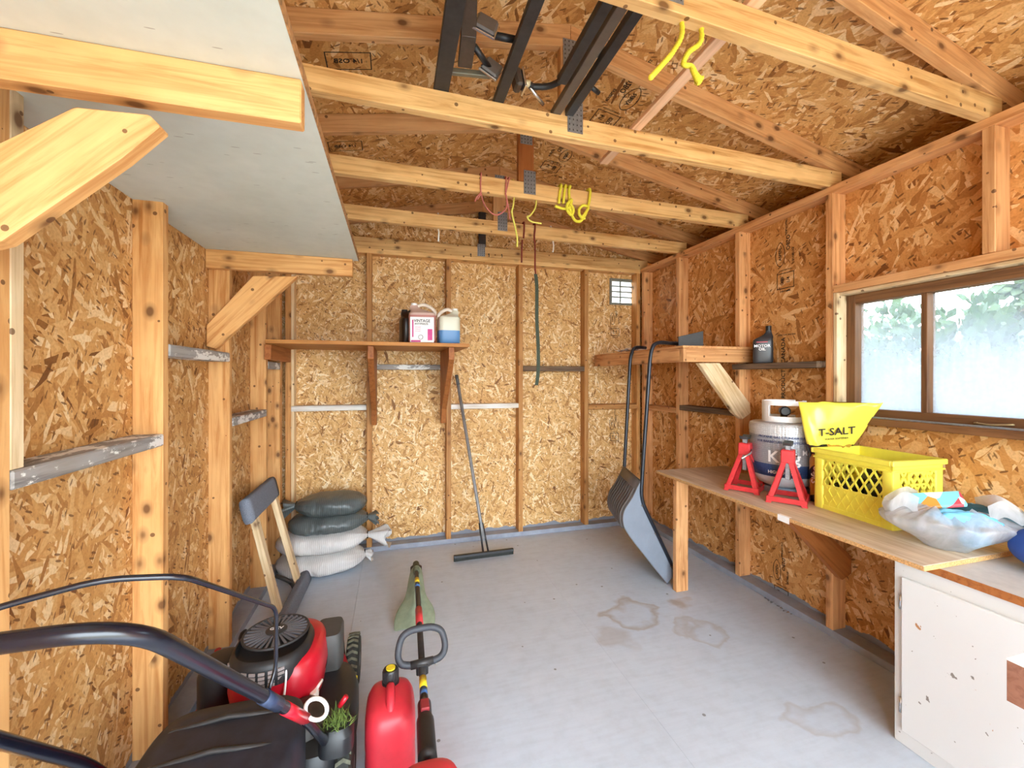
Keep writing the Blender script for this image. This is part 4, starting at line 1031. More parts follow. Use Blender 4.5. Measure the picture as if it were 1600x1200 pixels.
# ---------------------------------------------------------------- yellow milk crate
cc = thing('milk_crate', 'bright yellow plastic milk crate with diamond lattice sides on the workbench', 'crate', (2.12, 1.40, BZ))
A = V((1.963, 1.234, BZ + .0005)); ang = math.radians(3)
ey = V((math.sin(ang), math.cos(ang), 0)); ex = V((math.cos(ang), -math.sin(ang), 0)); LY, LX, CHh = .345, .274, .285
ez = V((0, 0, 1))
def cbox(m, o, a, b, c, ea, eb, ec=ez):
    vs = [o + ea*i*a + eb*j*b + ec*k*c for k in (0, 1) for (i, j) in ((0,0),(1,0),(1,1),(0,1))]
    m.add(vs, [(0,3,2,1),(4,5,6,7),(0,1,5,4),(1,2,6,5),(2,3,7,6),(3,0,4,7)])
def side(o, e, ln, n_in, solid_low):
    """one lattice wall: corner strips, rails, diamond bars; o = lower outer corner, e = along, n_in = inward"""
    t_ = .006; m = MB()
    z0, z1 = .02, .235
    cbox(m, o, ln, .008, z0, e, n_in); cbox(m, o + ez*z1, ln, .008, CHh - z1 - .0, e, n_in)
    zl = .115
    if solid_low: cbox(m, o + n_in*.004 + ez*z0, ln, .003, zl - z0, e, n_in); cbox(m, o + ez*(zl - .004), ln, .008, .008, e, n_in)
    m.build('lattice_wall', YELLOW, cc, bevel=.001) if False else None
    L0, L1 = .038, ln - .038; st_ = .041 if solid_low else .036; bw = .0062 if solid_low else .011
    for s in (1, -1):
        x = L0 - (z1 - z0) * .62
        while x < L1 + (z1 - z0) * .62:
            pa, pb = (x, z0), (x + (z1 - z0) * .62, z1)
            if s < 0: pa, pb = (x + (z1 - z0) * .62, z0), (x, z1)
            (xa_, za_), (xb_, zb_) = pa, pb
            def clip(xa_, za_, xb_, zb_):
                k = (zb_ - za_) / (xb_ - xa_)
                if xa_ < L0: za_ += k * (L0 - xa_); xa_ = L0
                if xa_ > L1: za_ += k * (L1 - xa_); xa_ = L1
                if xb_ < L0: zb_ += k * (L0 - xb_); xb_ = L0
                if xb_ > L1: zb_ += k * (L1 - xb_); xb_ = L1
                return xa_, za_, xb_, zb_
            xa_, za_, xb_, zb_ = clip(xa_, za_, xb_, zb_)
            if abs(zb_ - za_) > .006:
                d = V((xb_ - xa_, zb_ - za_)).normalized(); nx_, nz_ = -d.y * bw / 2, d.x * bw / 2
                pts = [o + e*(xx) + ez*zz + n_in*.001 for xx, zz in ((xa_ + nx_, za_ + nz_), (xb_ + nx_, zb_ + nz_), (xb_ - nx_, zb_ - nz_), (xa_ - nx_, za_ - nz_))]
                m.prism(pts, n_in * .006)
            x += st_
    for x in (0, ln - .038): cbox(m, o + e*x + ez*z0, .038, .007, z1 - z0, e, n_in)
    if not solid_low:                                          # hand hole frame
        h0 = o + e*(ln/2 - .055) + ez*.178
        cbox(m, h0, .11, .009, .008, e, n_in); cbox(m, h0 + ez*.05, .11, .009, .008, e, n_in); cbox(m, h0, .01, .009, .058, e, n_in); cbox(m, h0 + e*.10, .01, .009, .058, e, n_in)
    m.build('lattice_wall', YELLOW, cc)
side(A, ey, LY, ex, True); side(A + ex*LX, ey, LY, -ex, True); side(A, ex, LX, ey, False); side(A + ey*LY, ex, LX, -ey, False)
m = MB(); cbox(m, A + ex*.008 + ey*.008 + ez*.003, LX - .016, LY - .016, .006, ex, ey); m.build('base', YELLOW, cc)
m = MB(); w_ = .012
for z, hh in ((.262, .023), (.238, .008)):
    g_ = w_ if z > .25 else .007
    o_ = A - ex*g_ - ey*g_ + ez*z
    cbox(m, o_, LX + 2*g_, g_ + .001, hh, ex, ey); cbox(m, o_ + ey*(LY + g_ - .001), LX + 2*g_, g_ + .001, hh, ex, ey)
    cbox(m, o_ + ey*g_, g_ + .001, LY, hh, ex, ey); cbox(m, o_ + ey*g_ + ex*(LX + g_ - .001), g_ + .001, LY, hh, ex, ey)
m.build('rim', YELLOW, cc, bevel=.003)
for ox, oy in ((0, 0), (1, 0), (0, 1), (1, 1)):
    m = MB(); o_ = A + ex*(LX - .04)*ox + ey*(LY - .04)*oy
    m.rbox(o_ + ex*.02 + ey*.02, [(1, .0), (1.06, .003), (1.06, .10), (1.0, .104), (1.0, .24)], .022, .022, 6, 20, Matrix.Rotation(-ang, 3, 'Z')); m.build('corner_post', YELLOW, cc, 'auto')
# dark things kept in the crate
for k, (u, v_, r_, h_) in enumerate(((.10, .12, .055, .15), (.195, .225, .055, .17), (.085, .255, .045, .13))):
    p = A + ex*u + ey*v_ + ez*.010
    bt = thing('dark_canister', ['dark canister in the yellow crate nearest the front corner', 'dark canister in the yellow crate nearest the wall', 'small dark canister in the yellow crate nearest the tank'][k], 'canister', p, 'canisters in the crate')
    MB().lathe([(r_*.95, 0), (r_, .006), (r_, h_*.85), (r_*.7, h_*.95), (r_*.4, h_)], p, 20).build('body', plain('dark_canister_%d' % k, srgb(38, 34, 32), .45), bt, 'auto')
    MB().lathe([(r_*.36, h_*.99), (r_*.36, h_*1.12), (r_*.3, h_*1.13)], p, 14).build('cap', BLACK, bt, 'auto')

# ---------------------------------------------------------------- plastic shopping bag and what lies in it
def film_mat():
    m, t, b = nt('thin_grey_plastic_film'); out = t.nodes['Material Output']
    tc = N(t, 'ShaderNodeTexCoord'); n = noise_(t, tc.outputs['Object'], 9, 4, .6, 1.5)
    b.inputs['Base Color'].default_value = (.62, .63, .66, 1); b.inputs['Roughness'].default_value = .22; b.inputs['Specular IOR Level'].default_value = .7
    tl = N(t, 'ShaderNodeBsdfTranslucent'); tl.inputs[0].default_value = (.8, .82, .85, 1)
    tr = N(t, 'ShaderNodeBsdfTransparent'); tr.inputs[0].default_value = (.92, .93, .95, 1)
    m1 = N(t, 'ShaderNodeMixShader'); m1.inputs[0].default_value = .45; L(t, b.outputs[0], m1.inputs[1]); L(t, tl.outputs[0], m1.inputs[2])
    m2 = N(t, 'ShaderNodeMixShader'); L(t, ramp(t, n, [(.35, (.48,) * 3), (.65, (.22,) * 3)]), m2.inputs[0]); L(t, m1.outputs[0], m2.inputs[1]); L(t, tr.outputs[0], m2.inputs[2])
    L(t, m2.outputs[0], out.inputs[0]); bump(t, b, n, .3, .01); return m
FILM = film_mat()
pb = thing('shopping_bag', 'thin grey plastic shopping bag slumped open at the bench end', 'bag', (2.0, 1.03, BZ))
bc = V((1.965, 1.055, BZ + .002)); BR = Matrix.Rotation(math.radians(-52), 3, 'Z')
nu, nv = 110, 44; vs = []
for i in range(nv):
    t = i / (nv - 1)                                          # from the base outwards, up the sides and in towards the open mouth
    for k in range(nu):
        a = 2 * math.pi * k / nu; ca, sa = math.cos(a), math.sin(a)
        rad = (math.sin(min(1, t * 1.7) * math.pi / 2) ** .8) * (1 - .58 * max(0, t - .6) / .4)
        q = V((ca * 1.6, sa * 1.6, t * 1.5))
        fold = noise.noise(V((ca * 5.5 + 2 * t, sa * 5.5, t * .9 + 3))) + .5 * noise.noise(V((ca * 11, sa * 11 + t, t * 1.6)))
        d = 1 + .16 * noise.noise(q) + .075 * fold * min(1, t * 2)
        z = .155 * max(0, t - .10) ** .62 * (1 + .16 * noise.noise(q * 1.3 + V((5, 0, 0)))) + .018 * fold * t
        vs.append(bc + BR @ V((ca * .188 * rad * d, sa * .118 * rad * d, max(0.0, z))))
fs = [(i*nu + k, i*nu + (k+1) % nu, (i+1)*nu + (k+1) % nu, (i+1)*nu + k) for i in range(nv-1) for k in range(nu)]
MB().add(vs, fs).build('bag_body', FILM, pb, True)
for s, hgt in ((-1, .0), (1, .015)):                          # handle loops flopped over the contents
    c0 = bc + BR @ V((.085 * s, -.055, .145)); c1 = bc + BR @ V((.075 * s, .05, .15)); tp_ = bc + BR @ V((.165 * s, -.045, .135 + hgt))
    pts = smoothpath([c0, (c0 + tp_) / 2 + V((0, 0, .03)), tp_, tp_ + BR @ V((.012 * s, .05, .0)), (c1 + tp_) / 2 + V((0, 0, .035)), c1], 7); m = MB(); vs = []
    for i, p in enumerate(pts):
        wv__ = .030 * (1.25 - math.sin(math.pi * i / (len(pts) - 1)) * .55)
        vs += [p + V((0, 0, wv__)), p + BR @ V((.006 * s, 0, 0)), p - V((0, 0, wv__))]
    m.add(vs, [(3*i + j, 3*i + j + 1, 3*i + j + 4, 3*i + j + 3) for i in range(len(pts) - 1) for j in (0, 1)]); m.build('handle_loop', FILM, pb, True)
lp = P(1434, 824, d=1.63)
text('print_mark', 'Bag', .022, lp + V((-.012, -.012, 0)), V((.6, -.8, 0)), (0, 0, 1), BLU, pb)
def blob(name, label, cat, c, sz, mat, seed, rz=0, rough=.2, e=1.0):
    o = thing(name, label, cat, c, None); m = MB(); nu, nv = 20, 28; vs = []; R = Matrix.Rotation(rz, 3, 'Z')
    for i in range(nu + 1):
        th = math.pi * i / nu
        for k in range(nv):
            a = 2 * math.pi * k / nv; q = V((math.sin(th) * math.cos(a), math.sin(th) * math.sin(a), math.cos(th)))
            d = 1 + rough * noise.noise(q * 1.7 + V((seed, 0, 0))) + rough * .5 * noise.noise(q * 4 + V((seed, 3, 0)))
            vs.append(V(c) + R @ V((q.x * sz[0] * d, q.y * sz[1] * d, max(-sz[2], q.z * sz[2] * d))))
    m.add(vs, [(i*nv + k, i*nv + (k+1) % nv, (i+1)*nv + (k+1) % nv, (i+1)*nv + k) for i in range(nu) for k in range(nv)])
    return o, m.build('body', mat, o, True)
TEAL = plain('dark_teal_cloth', srgb(28, 74, 84), .45, 0, .35, 14); SKY = plain('light_blue_cloth', srgb(116, 190, 226), .7, 0, .15, 20)
blob('rolled_jacket', 'dark teal rolled jacket sticking out of the shopping bag', 'jacket', bc + BR @ V((.10, .035, .125)), (.13, .045, .042), TEAL, 2, math.radians(-52), .12)
blob('cloth_glove', 'light blue cloth glove in the mouth of the shopping bag', 'glove', bc + BR @ V((.03, -.045, .125)), (.085, .03, .028), SKY, 5, math.radians(-50), .35)
blob('blue_bundle', 'light blue bundle showing through the side of the shopping bag', 'bundle', bc + BR @ V((.06, -.015, .055)), (.05, .035, .032), SKY, 8, 0, .25)
sd_ = thing('garden_packet', 'colourful printed garden packet poking out of the shopping bag', 'packet', bc + BR @ V((-.05, .0, .14)))
PK, tP, bP = nt('packet_print'); tcp = N(tP, 'ShaderNodeTexCoord'); vp = N(tP, 'ShaderNodeTexVoronoi'); vp.inputs['Scale'].default_value = 22; L(tP, tcp.outputs['Object'], vp.inputs['Vector']); scp = N(tP, 'ShaderNodeSeparateColor'); L(tP, vp.outputs['Color'], scp.inputs[0])
L(tP, ramp(tP, scp.outputs[0], [(0, srgb(120, 190, 210)), (.35, srgb(230, 236, 232)), (.62, srgb(206, 140, 60)), (.8, srgb(190, 70, 80)), (.92, srgb(90, 150, 120))], 'CONSTANT'), bP.inputs['Base Color']); bP.inputs['Roughness'].default_value = .3
o_ = bc + BR @ V((-.12, -.02, .125)); m = MB(); m.prism([o_, o_ + BR @ V((.17, .02, .045)), o_ + BR @ V((.155, .055, .085)), o_ + BR @ V((-.01, .04, .05))], V((0, 0, -.012))); m.build('packet', PK, sd_, bevel=.003)
gf = thing('hand_cultivator', 'small black-tined hand cultivator lying behind the shopping bag', 'garden tool', P(1545, 765, d=1.75))
b0 = P(1544, 757, d=1.78)
for k, (pa, pb_, pc) in enumerate((((1544, 757), (1557, 746), (1583, 756)), ((1546, 766), (1556, 760), (1580, 770)), ((1541, 752), (1550, 742), (1562, 747)))):
    MB().tube(rounded([P(*pa, d=1.78), P(*pb_, d=1.76), P(*pc, d=1.70)], .015, 4), .0042, 8).build('tine', BLACK, gf, True)
MB().tube([P(1544, 762, d=1.78), P(1500, 775, d=1.80), P(1470, 792, d=1.80)], .010, 10).build('handle', TEAL, gf, True)
# worn ball on the counter
FL, tF, bF = nt('worn_blue_and_brown_paint'); tcf = N(tF, 'ShaderNodeTexCoord'); nf = noise_(tF, tcf.outputs['Object'], 9, 5, .6)
sF = N(tF, 'ShaderNodeSeparateXYZ'); L(tF, tcf.outputs['Object'], sF.inputs[0])
kf = math_(tF, 'ADD', sF.outputs[1], math_(tF, 'MULTIPLY', math_(tF, 'SUBTRACT', nf, .5), .16))
L(tF, mixc(tF, math_(tF, 'GREATER_THAN', kf, .045), mixc(tF, nf, srgb(120, 92, 72), srgb(176, 132, 96)), srgb(40, 84, 172)), bF.inputs['Base Color']); bF.inputs['Roughness'].default_value = .6
fc_ = V((2.075, .81, .7015 + .078))
blob('worn_float', 'worn round float with blue and brown paint on the counter', 'float', fc_, (.105, .135, .078), FL, 4, 0, .03)

# ================================================================ LAWN MOWER (heading away from the viewer)
mo = thing('lawn_mower', 'red and black push lawn mower with bent black handle beside the left wall', 'lawn mower', (-.44, 1.7, 0))
MX = -.43
# deck
def ring_deck(z, s): return (s, z)
MB().rbox((MX, 1.73, 0), [(1.0, .075), (1.02, .08), (1.0, .13), (.93, .175), (.82, .195), (.55, .205)], .262, .315, 3.2, 56).build('deck', RED, mo, 'auto')
# black discharge housing over the right rear
MB().rbox((MX + .185, 1.60, .12), [(1, 0), (1, .05), (.93, .085), (.75, .105), (.45, .112)], .12, .24, 2.6, 40).build('belt_cover', BLACK, mo, 'auto')
MB().lathe([(.085, .12), (.085, .19), (.075, .225), (.045, .25), (.02, .255)], (MX + .15, 1.50, .03), 28).build('axle_dome', plain('dirty_black', srgb(52, 44, 38), .5, 0, .4, 30), mo, True)
m = MB(); o_ = V((MX + .262, 1.60, .205)); m.prism([o_, o_ + V((.032, .01, -.028)), o_ + V((.028, .15, -.028)), o_ + V((-.004, .14, 0))], V((0.002, 0, .002))); m.build('warning_sticker', YSTICK, mo)
# wheels
def wheel(c, R_, w):
    o = MB().lathe([(R_*.55, -w/2), (R_*.86, -w/2), (R_*.97, -w/2 + .008), (R_, -w*.3), (R_, w*.3), (R_*.97, w/2 - .008), (R_*.86, w/2), (R_*.55, w/2)], c, 36, Matrix.Rotation(math.pi/2, 3, 'Y')).build('wheel', RUBBER, mo, 'auto')
    m = MB()
    for k in range(26):                                       # chevron tread blocks
        a = 2 * math.pi * k / 26
        for s in (-1, 1):
            R3 = Matrix.Rotation(a, 3, 'X')
            q = [V((0, -.003, R_*.995)), V((s*w*.42, -.012, R_*.985)), V((s*w*.42, -.002, R_*.985)), V((0, .007, R_*.995))]
            m.prism([V(c) + R3 @ p for p in q], R3 @ V((0, 0, .005)))
    m.build('tread', plain('dusty_tread_%d' % int(c[0] * -100), srgb(104, 104, 88), .9, 0, .4, 60), o)
    MB().lathe([(R_*.2, -w*.52), (R_*.55, -w*.42), (R_*.55, w*.42), (R_*.2, w*.52)], c, 24, Matrix.Rotation(math.pi/2, 3, 'Y')).build('hub', plain('grey_hub_%d' % int(c[0] * -100 + c[1]), srgb(90, 90, 90), .5), o, 'auto')
for x in (-.172, -.705): wheel((x, 1.975, .102), .102, .052)
for x in (-.150, -.716): wheel((x, 1.44, .102), .102, .052)
for x in (-.215, -.662):
    m = MB(); m.tube(rounded([(x, 1.975, .10), (x, 1.93, .19), (x + (.0), 1.90, .25)], .03), .011, 8); m.build('height_lever', BLACKM, mo, True)
    MB().tube([(x, 1.905, .24), (x, 1.888, .285)], .012, 8).build('lever_grip', RED, mo, True)
# engine: red shroud, black fan housing, grille
ec = V((-.412, 1.70, 0))
MB().rbox(ec + V((.018, -.0, 0)), [(.80, .20), (.95, .215), (1.03, .30), (1.0, .345), (.94, .375), (.86, .388), (.70, .392)], .148, .165, 2.9, 56).build('engine_shroud', RED, mo, 'auto')
MB().lathe([(.152, .250), (.152, .252)], ec + V((.018, 0, .03)), 40, None, 1.0, 1.12).build('shroud_seam', BLACK, mo)
MB().rbox(ec + V((0, -.028, 0)), [(1.0, .345), (1.0, .36), (.97, .395), (.93, .408), (.87, .419), (.845, .420), (.83, .416), (.81, .396)], .132, .150, 2.4, 48).build('fan_housing', BLACK, mo, 'auto')
fc0 = ec + V((-.002, .012, .421))
m = MB()
for k in range(30):
    a = 2 * math.pi * k / 30; R3 = Matrix.Rotation(a, 3, 'Z')
    m.prism([fc0 + R3 @ V(p) for p in ((.034, -.0022, 0), (.105, -.0040, -.003), (.105, .0040, -.003), (.034, .0022, 0))], (0, 0, .005))
m.build('fan_grille', plain('grille_black', srgb(98, 98, 104), .4), mo)
MB().tube([fc0 + V((.106 * math.cos(2*math.pi*k/36), .106 * math.sin(2*math.pi*k/36), -.001)) for k in range(36)], .005, 8, True).build('grille_ring', BLACKM, mo, True)
hb0 = MB().lathe([(.036, -.001), (.036, .007), (.03, .010)], fc0, 24).build('grille_hub', BLACKM, mo, 'auto')
text('hub_text', 'GCV', .022, fc0 + V((0, 0, .0108)), (1, 0, 0), (0, 1, 0), WINK, hb0)
m = MB()                                                     # square-mesh intake on the rear left of the housing
for i in range(8):
    a = math.radians(-150 + i * 12)
    for j in range(4):
        R3 = Matrix.Rotation(a, 3, 'Z'); z = .352 + j * .0135
        c = ec + V((0, -.028, 0)) + V((math.cos(a) * .134, math.sin(a) * .152, z))
        t3 = V((-math.sin(a), math.cos(a), 0))
        m.box((-.0095, -.002, -.0045), (.0095, .002, .0045), Matrix.Translation(c) @ Matrix.Rotation(a + math.pi/2, 4, 'Z'))
m.build('intake_mesh', plain('intake_grey', srgb(150, 140, 138), .5), mo)
MB().tube(smoothpath([ec + V((.06, -.135, .41)), ec + V((.07, -.17, .36)), ec + V((.065, -.19, .28)), ec + V((.07, -.20, .22))], 5), .0035, 6).build('pull_cord', WPLAS, mo, True)
MB().rbox(ec + V((.165, .10, 0)), [(.9, .20), (1, .21), (1, .345), (.9, .36)], .05, .075, 5, 28).build('muffler', plain('muffler_grey', srgb(70, 70, 68), .6), mo, 'auto')
MB().rbox(ec + V((-.185, .03, 0)), [(.85, .19), (1, .21), (1, .31), (.9, .335), (.6, .345)], .062, .085, 2.6, 32).build('air_filter', BLACK, mo, 'auto')
MB().lathe([(.022, .30), (.022, .345), (.016, .36), (.004, .37)], ec + V((-.145, .15, 0)), 16).build('fuel_cap', BLACK, mo, 'auto')
MB().rbox(ec + V((.145, -.12, 0)), [(.8, .24), (1, .25), (1, .262), (.7, .27)], .016, .03, 2, 20).build('throttle_tab', WPLAS, mo, 'auto')
MB().tube([ec + V((.145, -.12, .26)), ec + V((.165, -.08, .275))], .006, 8).build('throttle_stem', WPLAS, mo, True)
# handle: one bent tube from the deck up over the viewer's side and back down
cR, cL = V((-.326, .654, 1.03)), V((-.66, .654, 1.03))
path = rounded([V((-.185, 1.40, .20)), V((-.222, 1.21, .45)), cR, cL, V((-.69, 1.21, .45)), V((-.70, 1.40, .20))], .085, 8)
MB().tube(path, .0128, 16).build('handlebar', BLACKG, mo, True)
pR = lambda t: V((-.326, .654, 1.03)).lerp(V((-.222, 1.21, .45)), t)
MB().tube([pR(.78), pR(.86), pR(.99)], .0142, 14).build('red_sticker', RED, mo, True)
MB().tube([pR(.60), pR(.72)], .0148, 14).build('bracket_clamp', plain('worn_clamp', srgb(46, 58, 84), .35, .3, .4, 50), mo, True)
# blade bail rod
bb = [pR(.63) + V((0, 0, .01)), P(431, 1046, d=.925), P(432, 950, d=.90), P(285, 900, d=.593), P(160, 905, d=.555), P(0, 948, d=.514), P(-90, 978, d=.49)]
MB().tube(rounded(bb, .03, 6), .0042, 10).build('bail_rod', BLACKG, mo, True)
# white rope eyelet
ey0 = P(494, 1108, d=1.09)
ring = [ey0 + V((math.cos(a) * .028 * CT, -math.cos(a) * .028 * ST, math.sin(a) * .028)) for a in [math.radians(200 - 330 * k / 22) for k in range(23)]]
MB().tube([pR(.93) + V((.005, 0, .005))] + ring, .0052, 8).build('rope_eyelet', WPLAS, mo, True)
# grass bag
BAGM = plain('dusty_black_bag', srgb(34, 36, 46), .55, 0, .5, 16)
MB().rbox((-.425, 1.19, 0), [(.86, .15), (.95, .17), (1, .24), (1, .38), (.97, .405), (.90, .42), (.70, .428)], .185, .20, 5, 48).build('grass_bag', BAGM, mo, 'auto')
for k in range(3):
    y = 1.06 + .11 * k
    MB().tube([(-.60, y, .392), (-.56, y + .015, .422), (-.43, y + .022, .432), (-.30, y + .015, .422), (-.25, y, .392)], .007, 8).build('bag_rib', BLACKM, mo, True)
gr_ = MB(); rg = random.Random(8)
gcn = P(526, 1118, d=1.28)
for k in range(260):
    a = rg.uniform(0, 6.28); r0 = rg.uniform(0, .045); b0 = gcn + V((r0 * math.cos(a), r0 * math.sin(a), -.02)); d = V((rg.gauss(0, .5), rg.gauss(0, .5), rg.uniform(.3, 1))).normalized() * rg.uniform(.015, .04)
    s_ = V((rg.gauss(0, 1), rg.gauss(0, 1), 0)).normalized() * .0016
    gr_.add([b0 - s_, b0 + s_, b0 + d], [(0, 1, 2)])
g_o = gr_.build('grass_clump', GRASSM, mo, normals=False); g_o['kind'] = 'stuff'
MB().rbox(gcn + V((0, 0, -.09)), [(1, 0), (1, .05), (.7, .07)], .05, .05, 3, 24).build('rear_bracket', BLACK, mo, 'auto')
MB().tube([P(531, 1103, d=1.30), P(541, 1088, d=1.30)], .008, 8).build('release_knob', RED, mo, True)

# ================================================================ GAS CAN
gcc = V((-.012, 1.52, 0))
gcan = thing('gas_can', 'red plastic gas can with black screw cap beside the mower', 'gas can', gcc)
MB().rbox(gcc, [(.92, .0), (1, .01), (1, .06), (.97, .09), (1, .12), (1, .190), (.96, .218), (.84, .240), (.62, .253), (.3, .26)], .083, .11, 3.4, 44).build('body', REDC, gcan, 'auto')
MB().tube(smoothpath([gcc + V((0, -.095, .195)), gcc + V((0, -.05, .26)), gcc + V((0, .0, .27)), gcc + V((0, .02, .258))], 6), .015, 10).build('handle', REDC, gcan, True)
MB().lathe([(.030, .245), (.030, .267)], gcc + V((0, .045, 0)), 20).build('neck', BLACK, gcan, 'auto')
cp = MB().lathe([(.027, .267), (.027, .303), (.024, .308)], gcc + V((0, .045, 0)), 20); cpo = cp.build('cap', BLACK, gcan, 'auto')
m = MB()
for k in range(16):
    a = 2*math.pi*k/16; m.box((.0255, -.002, .269), (.0285, .002, .301), Matrix.Translation(gcc + V((0, .045, 0))) @ Matrix.Rotation(a, 4, 'Z'))
m.build('cap_ridges', BLACKM, cpo)
MB().lathe([(.016, .306), (.016, .312)], gcc + V((0, .045, 0)), 16).build('spout_disc', YSTICK, gcan, 'auto')

# ================================================================ STRING TRIMMER
s0, s1 = V((.128, 2.60, .205)), V((.088, 1.12, .285))
S = lambda t: s0.lerp(s1, t)
tr = thing('string_trimmer', 'string trimmer with green guard and loop handle lying on the floor', 'trimmer', (.1, 1.9, 0))
MB().tube([S(.0), S(.80)], .0125, 14).build('shaft', BLACKM, tr, True)
def band(t0, t1, r, mat, nm): MB().tube([S(t0), S(t1)], r, 14).build(nm, mat, tr, True)
band(.125, .165, .0132, YSTICK, 'sticker'); band(.166, .20, .0132, BLUEST, 'sticker'); band(.36, .455, .0165, plain('red_grip', srgb(204, 62, 66), .5), 'red_coupling')
band(.71, .75, .0134, YSTICK, 'sticker'); band(.751, .778, .0134, BLUEST, 'sticker')
# head and guard
MB().lathe([(.02, -.03), (.034, -.024), (.034, .02), (.02, .03)], S(-.005) + V((0, .0, -.025)), 20).build('line_head', BLACK, tr, 'auto')
MB().tube([S(-.03), S(.06)], .019, 12).build('head_tube', plain('grass_stained', srgb(84, 88, 66), .8, 0, .4, 80), tr, True)
secs = [(.0, .030, .022), (.12, .042, .03), (.35, .050, .035), (.52, .062, .03), (.66, .098, .03), (.80, .112, .028), (.97, .110, .024), (1.0, .104, .02)]
ga, gb_ = S(.01) + V((0, 0, -.005)), P(648, 981, Z=.006)
ax = (gb_ - ga).normalized(); sx3 = V((1, 0, 0)); nn3 = sx3.cross(ax).normalized()
if nn3.y > 0: nn3 = -nn3
vs = []; kq = 17
for t, hw_, dp in secs:
    p = ga.lerp(gb_, t)
    for k in range(kq):
        u = -1 + 2 * k / (kq - 1); rib = .034 * math.exp(-(u * hw_ / .028) ** 2) if t < .75 else .008 * math.exp(-(u * hw_ / .03) ** 2)
        vs.append(p + sx3 * u * hw_ + nn3 * (dp * (1 - abs(u) ** 3) * .6 + rib - .01))
m = MB().add(vs, [(i*kq + k, (i+1)*kq + k, (i+1)*kq + k + 1, i*kq + k + 1) for i in range(len(secs) - 1) for k in range(kq - 1)])
o = m.build('guard', GREENG, tr, True); sm = o.modifiers.new('thick', 'SOLIDIFY'); sm.thickness = .005; o.modifiers.new('sub', 'SUBSURF').render_levels = 2
# loop handle
lc = S(.665) + V((0, 0, .012))
lp_ = [(-.040, 0, .0), (-.080, .004, .012), (-.092, .012, .05), (-.078, .030, .105), (-.045, .036, .128), (.0, .038, .132), (.045, .036, .130), (.080, .030, .108), (.092, .014, .055), (.078, .006, .018), (.040, .002, .004)]
q = [lc + V((p[0] * .95, p[1], p[2] * .85)) for p in lp_]
MB().tube(smoothpath(q + [q[0]], 5)[:-1], .0125, 12, True).build('loop_handle', plain('grey_foam_grip', srgb(58, 60, 66), .6, 0, .15, 60), tr, True)
MB().tube([lc + V((-.042, 0, .0)), lc + V((.042, 0, .006))], .0145, 12).build('loop_clamp', BLACKM, tr, True)
mm = MB().box((-.022, -.018, -.034), (.022, .018, .006), Matrix.Translation(lc)); mm.build('clamp_block', BLACK, tr, bevel=.004)
MB().tube([lc + V((.02, 0, -.012)), lc + V((.05, 0, -.010))], .003, 6).build('wing_bolt', CHROME, tr, True)
# trigger grip and motor
gq = S(.82)
MB().tube(smoothpath([S(.775), S(.80), S(.84), S(.90), S(.95)], 5), [.014] * 5 + [.022] * 6 + [.027] * 10, 16).build('trigger_grip', BLACK, tr, True)
mm = MB().box((-.014, -.022, .018), (.014, .022, .032), Matrix.Translation(gq + V((0, -.01, 0)))); mm.build('safety_switch', plain('dark_red_switch', srgb(140, 44, 50), .45), tr, bevel=.003)
mc = S(1.04)
MB().rbox(V((mc.x, mc.y, 0)), [(.75, .001), (.95, .02), (1, .10), (1, .26), (.9, .32), (.6, .34)], .085, .10, 3, 32).build('motor_housing', REDC, tr, 'auto')

# ================================================================ OVERHEAD: racks, lath, ropes
ZC = ZT + .0900
RK = [dict(label='black steel carrier rack with two rails and silver clamp pads, over the loft side', x0=.165, x1=.425),
      dict(label='black steel carrier rack with paired bars and roller, beside the truss plate', x0=.60, x1=.70)]
def tiltY(x): return 1.646 + .031 * (x - XC) - .03
rk = thing('carrier_rack', RK[0]['label'], 'rack', (.3, 1.4, ZC), 'carrier racks on the trusses')
for x in (.172, .398):
    m = MB(); m.box((x - (.028 if x < .3 else .02), .44, ZC + .001), (x + (.028 if x < .3 else .02), tiltY(x) + .036, ZC + .026)); m.build('rail', BLACKM, rk, bevel=.002)
def tb(par, pts, r, mat, nm): MB().tube(rounded([P(px, py, d=d) for px, py, d in pts], .02, 4), r, 10).build(nm, mat, par, True)
def cr_(pts, w, t, mat, nm, par):                             # a flat cranked bar through points
    pts = [V(p) for p in pts]
    for a, b in zip(pts[:-1], pts[1:]): board(nm, a, b, w, t, mat, par, up=(0, 0, 1), bevel=.002)
zk = ZC + .03
cr_([(.19, 1.10, zk + .015), (.235, 1.36, zk + .015), (.245, 1.50, zk + .012)], .03, .05, BROWNM, 'arm', rk)
board('cross_arm', (.19, 1.545, zk + .008), (.345, 1.53, zk + .012), .02, .018, plain('olive_steel', srgb(112, 108, 92), .5, .3), rk)
MB().tube([(.265, 1.42, zk + .02), (.335, 1.50, zk + .015)], .011, 10).build('clamp_bolt', BLACK, rk, True)
MB().tube([(.31, 1.36, zk + .022), (.40, 1.355, zk + .02)], .012, 10).build('spacer_tube', BLACK, rk, True)
mm = MB().box((-.033, -.006, -.042), (.033, .006, .042), Matrix.Translation((.345, 1.50, zk + .022)) @ Matrix.Rotation(math.radians(28), 4, 'Y') @ Matrix.Rotation(math.radians(-24), 4, 'X')); pd = mm.build('clamp_pad', plain('grey_rubber_pad', srgb(104, 102, 102), .4), rk, bevel=.006)
mm = MB().box((-.037, -.001, -.046), (.037, .008, .046), Matrix.Translation((.345, 1.507, zk + .022)) @ Matrix.Rotation(math.radians(28), 4, 'Y') @ Matrix.Rotation(math.radians(-24), 4, 'X')); mm.build('pad_frame', CHROME, pd, bevel=.002)
